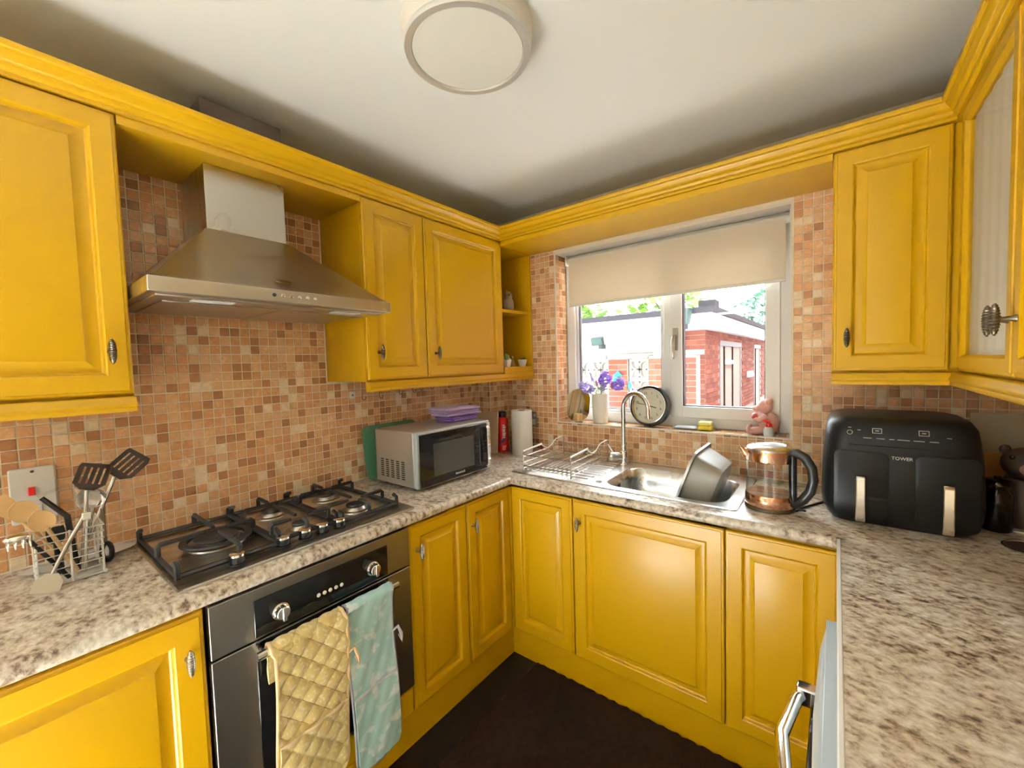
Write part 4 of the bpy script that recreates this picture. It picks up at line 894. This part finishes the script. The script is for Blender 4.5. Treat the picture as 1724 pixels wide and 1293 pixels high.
flower('thin lavender spike rising at left of bunch', (.690, .060, ZS + .290), .05, 'petal_violet', 'spike', 4, 1)
flower('lavender spike in front of the tall purple flower', (.785, .020, ZS + .235), .055, 'petal_violet', 'spike', 5, 1)
flower('small pink flower behind the lavender spike', (.722, .070, ZS + .245), .03, 'petal_pink', 'spike', 6, 2)
flower('lavender spike leaning right low in the bunch', (.805, .025, ZS + .225), .05, 'petal_violet', 'spike', 8, 1)
# clock leaning on window
t = thing('clock', 'round dark clock with cream dial leaning against window behind tap', 'clock', (1.040, .050, ZS))
MC = Matrix.Translation((1.042, .044, ZS + .1120)) @ Matrix.Rotation(math.radians(-6), 4, 'Z') @ Matrix.Rotation(math.radians(-9), 4, 'X') @ Matrix.Rotation(math.radians(-18), 4, 'Y')
def ck(m, nm, mat, par, **k): m.xf(MC); return m.build(nm, mat, par, **k)
cs = ck(MB().lathe([(.078, .050), (.102, .044), (.109, .026), (.1095, .004), (.106, -.006), (.098, -.010), (.086, -.004)], (0, 0, 0), 48, 'y'), 'case', 'clock_case', t)
ck(MB().lathe([(.086, -.0035), (.094, -.0105), (.090, -.012), (.085, -.006), (.086, -.0035)], (0, 0, 0), 48, 'y', cap=False), 'bezel', 'steel_bright', cs)
fc = ck(MB().lathe([(.0868, -.0052), (.0, -.0056)], (0, 0, 0), 48, 'y'), 'dial', 'clock_face', t)
for i in range(12):
    a = 2 * PI * i / 12; text(str(i or 12), 'numeral', .020, MC @ basis((.068 * math.sin(a), -.0066, .068 * math.cos(a)), (1, 0, 0), (0, 0, 1), (0, -1, 0)), 'black_plastic', t, .0002)
for a, l, w in ((2.1, .045, .0022), (5.2, .062, .0016)):
    m = MB().box(-w, -.0084, -.01, w, -.0072, l); m.xf(Matrix.Rotation(a, 4, 'Y')); ck(m, 'hand', 'black_plastic', t, smooth=0)
# glass tray, foil pack and sponge
t = thing('glass_tray', 'clear glass tray on the sill under the yellow sponge', 'tray', (1.262, .058, ZS))
MB().loops([RR(1.160, .028, 1.362, .092, .02, ZS), RR(1.155, .022, 1.368, .098, .022, ZS + .010), RR(1.158, .025, 1.365, .095, .02, ZS + .010), RR(1.164, .032, 1.358, .088, .018, ZS + .003)]).build('dish', 'clear_plastic', t)
tag(MB().loops([RR(1.175, .034, 1.275, .085, .008, ZS + .0036), RR(1.172, .032, 1.278, .088, .01, ZS + .010), RR(1.182, .040, 1.268, .08, .01, ZS + .016)]).build('scouring_pad', 'foil', smooth=60), 'pale blue silvery scouring pad on glass tray', 'scouring pad')
t = thing('sponge', 'yellow washing-up sponge on the right of glass tray', 'sponge', (1.317, .060, ZS + .0035))
boxobj('sponge_body', 'sponge', t, (1.288, .032, ZS + .0036, 1.348, .086, ZS + .022), bevel=.004); boxobj('sponge_waist', 'sponge', t, (1.293, .037, ZS + .022, 1.343, .081, ZS + .029), bevel=.002); boxobj('sponge_top', 'sponge_top', t, (1.289, .033, ZS + .029, 1.347, .085, ZS + .044), bevel=.004)
# seated bear figurine, reading
t = thing('bear_figurine', 'terracotta pink seated bear figurine at right of window sill', 'figurine', (1.575, .072, ZS)); bx, by = 1.585, .070
m = MB(); m.ball((bx, by, ZS + .050), .040, .034, .052, 16, 12)
m.build('torso', 'bear', t, smooth=70)
m = MB().ball((bx - .016, by - .006, ZS + .128), .032, .029, .033, 16, 12); m.ball((bx - .046, by - .016, ZS + .118), .017, .015, .014, 12, 8); m.build('head', 'bear', t, smooth=70)
for dx, dy in ((.004, .016), (.002, -.030)): MB().ball((bx + dx, by + dy, ZS + .152), .011, .007, .012, 10, 8).build('ear', 'bear', t, smooth=70)
MB().ball((bx - .060, by - .020, ZS + .121), .004, n=8, m=6).build('nose', 'bear_red', t, smooth=70)
for s in (-1, 1):
    MB().tube([(bx - .005, by + s * .028, ZS + .085), (bx - .035, by + s * .024 - .008, ZS + .066), (bx - .052, by + s * .008 - .01, ZS + .070)], [.015, .0125, .011], 10).build('arm', 'bear', t, smooth=70)
    MB().tube([(bx - .015, by + s * .022, ZS + .022), (bx - .050, by + s * .026 - .012, ZS + .017), (bx - .070, by + s * .026 - .015, ZS + .018)], [.020, .0165, .0145], 10).build('leg', 'bear', t, smooth=70)
    MB().ball((bx - .076, by + s * .026 - .016, ZS + .0225), .010, .012, .021, 10, 8).build('foot', 'bear', t, smooth=70)
MB().ball((bx - .055, by - .012, ZS + .082), .014, .018, .016, 10, 8).build('held_heart', 'bear_red', t, smooth=70)
# soap bottle with red cap
t = thing('soap_bottle', 'small pale soap bottle with red cap in front of bear', 'bottle', (1.585, .016, ZS)); s3 = (1.590, .020, 0)
MB().lathe([(.018, ZS), (.021, ZS + .003), (.021, ZS + .026), (.014, ZS + .040), (.011, ZS + .043)], s3, 24).build('body', 'soap_body', t)
MB().lathe([(.0125, ZS + .042), (.0135, ZS + .044), (.0135, ZS + .056), (.007, ZS + .060), (.005, ZS + .068)], s3, 20).build('cap', 'red', t)
MB().tube([(1.590, .020, ZS + .062), (1.576, .014, ZS + .070), (1.568, .010, ZS + .068)], [.006, .005, .004], 8).build('spout', 'red', t, smooth=60)
# roller blind
t = thing('roller_blind', 'cream roller blind half lowered over the kitchen window', 'blind', (1.108, .075, 2.04))
MB().tube([(.548, .078, 2.055), (1.664, .078, 2.055)], .0185, 20).build('roller', 'blind_white', t, smooth=60)
for x in (.540, 1.662): boxobj('bracket', 'blind_white', t, (x, .055, 2.030, x + .006, .112, 2.090), bevel=.002)
A = []
for j in range(14):
    z = 2.055 - (2.055 - 1.795) * j / 13; A.append([(.562 + 1.086 * i / 30, .0595 + .0012 * math.sin(i * .9 + j * .5) * (j / 13), z) for i in range(31)])
B = [[(x, y + .0012, z) for x, y, z in r] for r in A]
MB().loops([a + b[::-1] for a, b in zip(A, B)]).build('fabric', 'blind', t, smooth=80)
boxobj('hem_bar', 'blind_white', t, (.562, .057, 1.782, 1.648, .0635, 1.797), bevel=.002)
boxobj('head_rail', 'blind_white', t, (.520, .098, 2.052, 1.668, .113, 2.090), bevel=.003)

# ------------------------------------------------------------------ shelf ornaments
t = thing('owl_figurine', 'grey stone owl figurine on the upper corner shelf', 'figurine', (.262, -.152, 1.7725)); o3 = (.262, -.152)
MB().lathe([(.028, 1.7725), (.033, 1.785), (.034, 1.81), (.028, 1.838), (.022, 1.848)], (*o3, 0), 20).build('body', 'figure_stone', t, smooth=70)
MB().ball((*o3, 1.862), .026, .027, .026, 14, 10).build('head', 'figure_stone', t, smooth=70)
for s in (-1, 1): MB().lathe([(.009, 1.876), (.006, 1.888), (.001, 1.895)], (o3[0], o3[1] + s * .015, 0), 8).build('ear_tuft', 'figure_stone', t); MB().ball((o3[0] + .020, o3[1] + s * .010 - .004, 1.866), .006, n=8, m=6).build('eye', 'mdf_dark', t)
for s in (-1, 1): MB().ball((o3[0] - .002, o3[1] + s * .029, 1.806), .016, .008, .026, 10, 8).build('wing', 'figure_stone', t, smooth=70)
def pot(label, x, y, seed, lm, h):
    rn = random.Random(seed); t = thing('potted_succulent', label, 'potted plant', (x, y, 1.4365), group='little pots on the corner shelf'); z = 1.4365
    MB().loops([RR(x - .015, y - .015, x + .015, y + .015, .004, z), RR(x - .022, y - .022, x + .022, y + .022, .005, z + .042), RR(x - .019, y - .019, x + .019, y + .019, .004, z + .042), RR(x - .018, y - .018, x + .018, y + .018, .004, z + .036)]).build('pot', 'white_gloss', t, smooth=40)
    for i in range(9):
        a = i * 2.4; l = h * (.7 + .5 * rn.random()); MB().tube([(x + .004 * math.cos(a), y + .004 * math.sin(a), z + .036), (x + .012 * math.cos(a), y + .012 * math.sin(a), z + .036 + l * .6), (x + .016 * math.cos(a), y + .016 * math.sin(a), z + .036 + l)], [.004, .0045, .0008], 6).build('leaf', lm, t, smooth=60)
pot('small white pot with light green succulent, left on corner shelf', .288, -.215, 1, 'leaf', .042)
pot('small white pot with dark low succulent, right on corner shelf', .288, -.060, 2, 'leaf_dark', .016)
t = thing('mushroom_ornament', 'pale ornament with white caps behind the left succulent', 'ornament', (.245, -.185, 1.4365))
for dx, dy, h in ((0, 0, .058), (.02, .018, .045)): MB().lathe([(.005, 1.4365), (.004, 1.4365 + h)], (.245 + dx, -.185 + dy, 0), 10).build('stalk', 'ceramic', t); MB().ball((.245 + dx, -.185 + dy, 1.4365 + h), .012, .012, .010, 12, 8).build('cap', 'ceramic', t, smooth=70)
t = thing('buddha_ornament', 'tiny dark gold seated figure between the two succulents', 'ornament', (.265, -.135, 1.4365)); g3 = (.265, -.135)
MB().lathe([(.022, 1.4365), (.024, 1.446), (.015, 1.458), (.014, 1.474), (.007, 1.481)], (*g3, 0), 16).build('body', 'gold', t, smooth=70); MB().ball((*g3, 1.490), .011, .011, .013, 10, 8).build('head', 'gold', t, smooth=70)

# ------------------------------------------------------------------ right corner
m = MB().loops([[(u, y, v) for u, v in rrect(-.11, 0, .11, .335, .006)] for y in (0, .008)]); m.xf(Matrix.Translation((2.305, -.075, .9105)) @ Matrix.Rotation(math.radians(-10), 4, 'X'))
t = tag(m.build('picture_board', 'print_cream', bevel=.001), 'cream picture board with orange lower half leaning in right corner', 'board')
m = MB().loops([[(u, y, v) for u, v in rrect(-.108, .002, .108, .20, .004)] for y in (-.0006, .002)]); m.xf(Matrix.Translation((2.305, -.075, .9105)) @ Matrix.Rotation(math.radians(-10), 4, 'X')); m.build('printed_band', 'print_orange', t, smooth=0)
t = thing('animal_jar', 'dark brown animal-headed pottery jar behind the air fryer', 'jar', (2.288, -.185, .910)); j3 = (2.288, -.185)
MB().lathe([(.045, .9105), (.056, .92), (.060, .98), (.054, 1.04), (.046, 1.06)], (*j3, 0), 28).build('body', 'dark_pottery', t, smooth=60)
MB().ball((*j3, 1.105), .056, .052, .050, 18, 12).build('head', 'dark_pottery', t, smooth=70); MB().ball((j3[0] - .006, j3[1] - .050, 1.095), .022, .016, .018, 12, 8).build('muzzle', 'pig_pink', t, smooth=70)
for s in (-1, 1): MB().ball((j3[0] + s * .028 - .01, j3[1] - .036, 1.128), .007, n=8, m=6).build('eye', 'black_gloss', t); MB().ball((j3[0] + s * .045, j3[1], 1.145), .014, .010, .016, 10, 8).build('ear', 'dark_pottery', t, smooth=70)
t = thing('storage_jar', 'small dark glass storage jar right beside the air fryer', 'jar', (2.208, -.215, .910)); g3 = (2.212, -.265, 0)
MB().lathe([(.030, .9105), (.034, .915), (.034, 1.02), (.028, 1.035), (.026, 1.04)], g3, 24).build('glass', 'dark_glass', t, smooth=50); MB().lathe([(.0305, .914), (.0305, .985), (0, .988)], g3, 20).build('contents', 'dark_pottery', t)
MB().lathe([(.030, 1.040), (.031, 1.046), (.031, 1.060), (.026, 1.066), (.008, 1.068), (.008, 1.076), (0, 1.077)], g3, 24).build('lid', 'dark_glass', t, smooth=50)
t = thing('coaster', 'round dark coaster with pale metal rim right of the air fryer', 'coaster', (2.252, -.405, .910))
MB().lathe([(.054, .9105), (.054, .9125), (0, .9125)], (2.252, -.405, 0), 40).build('disc', 'dark_pottery', t); MB().lathe([(.054, .9105), (.058, .9105), (.0585, .9140), (.0545, .9145), (.054, .9125)], (2.252, -.405, 0), 40, cap=False).build('rim', 'steel_bright', t)
tag(MB().tube([(2.435, -.30, .9135), (2.36, -.27, .9135), (2.28, -.275, .9135), (2.24, -.262, .9135)], .003, 6).build('white_cable', 'white_plastic', smooth=60), 'thin pale cable lying in front of animal jar', 'cable')

# ------------------------------------------------------------------ outside
struct(boxobj('ground', 'paving', None, (-14, .28, -.40, 16, 3.3, -.35)))
struct(boxobj('ground_drive', 'asphalt', None, (-14, 3.3, -.40, 16, 24, -.35)))
gar = thing('brick_garage', 'red brick garage with white fascia seen through the window', 'building', (-1.0, 7.5, -.35))
GY, GX = 4.6, .266
boxobj('walls', 'mortar', gar, (-5.0, GY + .012, -.35, GX - .012, 12.8, 1.95))
bm_ = {k: None for k in range(3)}
def brick_mesh(k, ax):
    l, h, d = .215, .065, .012
    mb = MB().box(-l / 2, -d, -h / 2, l / 2, 0, h / 2) if ax == 'y' else MB().box(0, -l / 2, -h / 2, d, l / 2, h / 2)
    o = mb.build('brick', ('brick_a', 'brick_b', 'brick_c')[k], smooth=0); me = o.data; bpy.data.objects.remove(o); return me
BMX = [brick_mesh(k, 'x') for k in range(3)]; BMY = [brick_mesh(k, 'y') for k in range(3)]
openB = [(5.60, 7.62, -.35, 1.745), (9.30, 10.36, -.35, 1.745)]
cells = []; rest = []
def brick_cells():
    r = 0; z = .42
    while z < 1.88:
        # side wall running away from the window
        y = GY + .10 + (.1125 if r % 2 else 0)
        while y < 12.6:
            if not any(a < y + .10 and y - .10 < b and c < z < d_ for a, b, c, d_ in openB): cells.append(((GX - .012, y, z), 'x', random.choice((0, 0, 1, 2))))
            y += .225
        x = GX - .11 - (.1125 if r % 2 else 0)
        if r % 2: cells.append(((GX - .1075, GY + .0135, z), 'y', 0)); cells.append(((GX - .0135, GY + .1195, z), 'x', 0))
        while x > -.25:
            cells.append(((x, GY + .012, z), 'y', random.choice((0, 0, 1, 2)))); x -= .225
        z += .075; r += 1
brick_cells()
cells.sort(key=lambda c: (Vector(c[0]) - CP).length)
for p, ax, k in cells[:300]:
    o = bpy.data.objects.new('brick', (BMX if ax == 'x' else BMY)[k]); COL.objects.link(o); o.parent = gar; o.location = Vector(p) - gar.location
m = MB()
for p, ax, k in cells[300:]:
    m.mat(k)
    if ax == 'x': m.box(p[0], p[1] - .1075, p[2] - .0325, p[0] + .012, p[1] + .1075, p[2] + .0325)
    else: m.box(p[0] - .1075, p[1] - .012, p[2] - .0325, p[0] + .1075, p[1], p[2] + .0325)
o = m.build('brickwork', ['brick_a', 'brick_b', 'brick_c'], gar, smooth=0, recalc=False); o['kind'] = 'stuff'
boxobj('fascia', 'fascia', gar, (-5.2, GY - .10, 1.885, GX + .12, GY - .06, 2.125)); boxobj('side_fascia', 'fascia', gar, (GX + .08, GY - .06, 1.885, GX + .12, 12.9, 2.125))
boxobj('lower_fascia', 'fascia', gar, (-5.2, GY - .04, 1.58, -.02, GY - .005, 1.878)); boxobj('soffit', 'fascia', gar, (-5.2, GY - .06, 1.882, GX + .08, 12.85, 1.90))
boxobj('roof', 'felt', gar, (-5.25, GY - .14, 2.125, GX + .16, 12.95, 2.215))
boxobj('chimney_stub', 'felt', gar, (.10, GY + .3, 2.215, .34, GY + .6, 2.36)); 
for y0, y1, z1, sp in ((5.60, 7.62, 1.745, (5.98, 6.72)), (9.30, 10.36, 1.745, (9.55,))):
    f_ = boxobj('door_frame', 'frame_brown', gar, (GX - .06, y0, -.35, GX - .03, y1, z1))
    ys = [y0 + .05] + [s for s in sp] + [y1 - .05]
    for a, b in zip(ys[:-1], ys[1:]):
        boxobj('pane', 'shed_glass', f_, (GX - .03, a + .04, .0, GX - .025, b - .04, z1 - .09))
        for yy in (a, b): boxobj('mullion', 'frame_grey', f_, (GX - .03, yy - .04, -.35, GX + .0, yy + .04, z1))
    boxobj('head', 'frame_grey', f_, (GX - .03, y0, z1 - .09, GX + .005, y1, z1))
boxobj('transom', 'fascia', gar, (GX - .02, 6.02, 1.33, GX + .03, 6.70, 1.40))
boxobj('wall_box', 'fascia', gar, (GX, 8.3, 1.00, GX + .05, 8.85, 1.13))
# carriage lamp and floodlight on garage
t = thing('carriage_lamp', 'grey carriage lamp hanging on the garage fascia', 'lamp', (.02, 4.40, 2.0))
MB().loops([RR(-.05, 4.33, .09, 4.45, .01, 1.97), RR(-.08, 4.30, .12, 4.48, .01, 2.18), RR(-.08, 4.30, .12, 4.48, .01, 2.19)]).build('glass', 'shed_glass', t, smooth=0); MB().loops([RR(-.10, 4.28, .14, 4.495, .01, 2.19), RR(-.02, 4.36, .06, 4.42, .01, 2.25)]).build('top', 'lamp_grey', t, smooth=0)
for x, y in ((-.065, 4.315), (.105, 4.315), (.02, 4.315)): MB().tube([(x * .8 + .004, y + .02, 1.97), (x, y - .012, 2.19)], .010, 6).build('bar', 'lamp_grey', t)
boxobj('bracket', 'lamp_grey', t, (-.01, 4.42, 1.90, .05, 4.50, 2.0))
t = thing('floodlight', 'grey floodlight fixed on white garage board', 'lamp', (-1.42, 4.5, 1.75))
m = MB().box(-.11, -.05, -.07, .11, .02, .07); m.xf(Matrix.Translation((-1.42, 4.44, 1.80)) @ Matrix.Rotation(math.radians(20), 4, 'X')); m.build('housing', 'lamp_grey', t, bevel=.01)
m = MB().box(-.095, -.054, -.055, .095, -.049, .055); m.xf(Matrix.Translation((-1.42, 4.44, 1.80)) @ Matrix.Rotation(math.radians(20), 4, 'X')); m.build('lens', 'shed_glass', t)
boxobj('bracket', 'lamp_grey', t, (-1.40, 4.42, 1.66, -1.33, 4.56, 1.74), bevel=.005)
# screen block wall with piers
SY = 3.55
def pier(x0, x1, label, h=1.47):
    t = thing('wall_pier', label, 'pier', ((x0 + x1) / 2, SY, -.35), group='garden wall piers')
    boxobj('core', 'mortar', t, (x0 + .008, SY - .11, -.35, x1 - .008, SY + .11, h))
    z = .50; r = 0
    while z < h - .03:
        n = max(1, round((x1 - x0) / .22)); w = (x1 - x0) / n; off = w / 2 if r % 2 else 0; xs = [x0] + [x0 + off + w * i for i in range(1 if not r % 2 else 0, n + 1) if x0 + .03 < x0 + off + w * i < x1 - .03] + [x1]
        for a, b in zip(xs[:-1], xs[1:]): boxobj('brick', ('brick_a', 'brick_b', 'brick_c')[(r * 3 + int(a * 40)) % 3], t, (a + .005, SY - .12, z, b - .005, SY - .1, z + .065), smooth=0)
        z += .075; r += 1
    return t
pier(-.765, -.485, 'brick garden pier between the two white screen block panels'); pier(-.185, .43, 'wide brick garden pier beside the garage corner', 1.50)
sw = thing('block_panel', 'white pierced screen block panel at left of garden wall', 'block wall', (-1.05, SY, -.35), group='screen block panels'); sw2 = thing('block_panel', 'white pierced screen block panel between the brick garden piers', 'block wall', (-.335, SY, -.35), group='screen block panels')
def block(x0, z0, s, par):
    m = MB(); b = .028; y0, y1 = SY - .05, SY + .05; x1, z1 = x0 + s, z0 + s; cx, cz = x0 + s / 2, z0 + s / 2
    m.box(x0, y0, z0, x1, y1, z0 + b).box(x0, y0, z1 - b, x1, y1, z1).box(x0, y0, z0 + b, x0 + b, y1, z1 - b).box(x1 - b, y0, z0 + b, x1, y1, z1 - b)
    for sx, sz in ((1, 1), (1, -1), (-1, 1), (-1, -1)):
        ex, ez = cx + sx * (s / 2 - b * .6), cz + sz * (s / 2 - b * .6)
        for k in (1, -1):
            pts = []
            for i in range(7):
                u = i / 6; bu = .055 * s / .29 * math.sin(PI * u) * k; pts.append((cx + (ex - cx) * u - sz * bu * .7, 0, cz + (ez - cz) * u + sx * bu * .7))
            L = [[(p[0] - .008 * sz, y0 + .01, p[2] + .008 * sx), (p[0] + .008 * sz, y0 + .01, p[2] - .008 * sx), (p[0] + .008 * sz, y1 - .01, p[2] - .008 * sx), (p[0] - .008 * sz, y1 - .01, p[2] + .008 * sx)] for p in pts]
            m.loops(L)
    m.build('block', 'block_white', par, smooth=0)
for z in (.62, .90, 1.18):
    for x in (-1.36, -1.065): block(x, z, .285, sw)
    block(-.477, z, .285, sw2)
m = boxobj('coping', 'concrete', sw, (-1.40, SY - .14, 1.475, -.79, SY + .14, 1.545), bevel=.01); boxobj('coping', 'concrete', sw2, (-.78, SY - .13, 1.475, -.19, SY + .13, 1.535), bevel=.01)
tag(boxobj('coping_slab', 'concrete', None, (-.10, SY - .15, 1.505, .47, SY + .15, 1.565), bevel=.01), 'grey coping slab capping the wide brick pier', 'slab')
# teal seahorse-like wall ornament
t = thing('garden_ornament', 'teal dolphin ornament fixed on the brick garden pier', 'ornament', (-.62, SY - .14, 1.25))
MB().tube([(-.68, SY - .145, 1.10), (-.66, SY - .15, 1.17), (-.635, SY - .15, 1.235), (-.59, SY - .15, 1.26), (-.545, SY - .15, 1.235)], [.008, .030, .045, .035, .010], 10).build('body', 'teal', t, smooth=70); MB().tube([(-.62, SY - .15, 1.27), (-.60, SY - .15, 1.31)], [.02, .004], 6).build('fin', 'teal', t, smooth=70); MB().tube([(-.70, SY - .15, 1.07), (-.67, SY - .145, 1.11), (-.65, SY - .15, 1.07)], [.004, .012, .004], 6).build('tail', 'teal', t, smooth=70)
t = thing('garden_ornament', 'small teal ornament hanging low beside the larger teal dolphin', 'ornament', (-.46, SY - .08, 1.08)); MB().tube([(-.46, SY - .10, 1.16), (-.45, SY - .10, 1.10), (-.47, SY - .10, 1.04)], [.006, .030, .006], 8).build('body', 'teal', t, smooth=70)
tag(boxobj('garden_path_bed', 'concrete', None, (-2.4, 2.9, -.35, -.1, 3.3, .62)), 'pale rough raised bed edge in front of the screen blocks', 'bed')
struct(boxobj('ground_bounce', 'paving', None, (-3, -5.6, -.40, 5.5, YF - .1, -.05))); struct(boxobj('sky_block_fence', 'mdf_dark', None, (-3, -5.7, -.40, 5.5, -5.6, 2.2)))  # added out of view: paving bounces sun inside, fence blocks low sky
struct(boxobj('sky_block_wall', 'brick_b', None, (4.2, 1.0, -.35, 4.5, 16, 7.0)))  # unseen wall added to shield the garage side from the sky
# trees
def tree(label, x, y, h, r, mat, seed, n=620):
    rn = random.Random(seed); t = thing('tree', label, 'tree', (x, y, -.35), group='trees beyond the garage')
    tr = MB().tube([(x, y, -.35), (x + .1, y, h * .5), (x, y, h * .9)], [.16, .12, .05], 8)
    for i in range(7): a = rn.random() * 6.28; z = h * (.45 + .4 * rn.random()); tr.tube([(x, y, z), (x + r * .7 * math.cos(a), y + r * .7 * math.sin(a), z + r * .7)], [.05, .015], 5)
    tr.build('trunk', 'bark', t, smooth=60)
    m = MB()
    for i in range(n):
        th = rn.random() * 2 * PI; ph = math.acos(2 * rn.random() - 1); k = r * (.55 + .5 * rn.random()); c = Vector((x + k * math.sin(ph) * math.cos(th), y + k * math.sin(ph) * math.sin(th), h * .78 + k * .75 * math.cos(ph)))
        n0 = len(m.v); s = .22 * (.6 + .8 * rn.random()); m.add([(-s, 0, 0), (0, -s * .55, .04), (s, 0, 0), (0, s * .55, -.04)], [(0, 1, 2, 3)]); m.xf(Matrix.Translation(c) @ Matrix.Rotation(rn.random() * 6, 4, 'Z') @ Matrix.Rotation(rn.random() * 6, 4, 'X'), n0)
    m.build('crown', mat, t, smooth=0, recalc=False)
tree('bright green tree above the garage roof at left', -8.5, 15.5, 4.6, 1.9, 'foliage', 1); tree('bright green tree behind garage roof beside window bar', -4.2, 16.5, 5.2, 2.0, 'foliage', 2); tree('blue-green tree beyond the right end of garage', -.9, 22.5, 4.4, 1.7, 'foliage_dark', 3); tree('second blue-green tree beyond garage at right window edge', 2.6, 22.5, 4.0, 1.7, 'foliage_dark', 4)
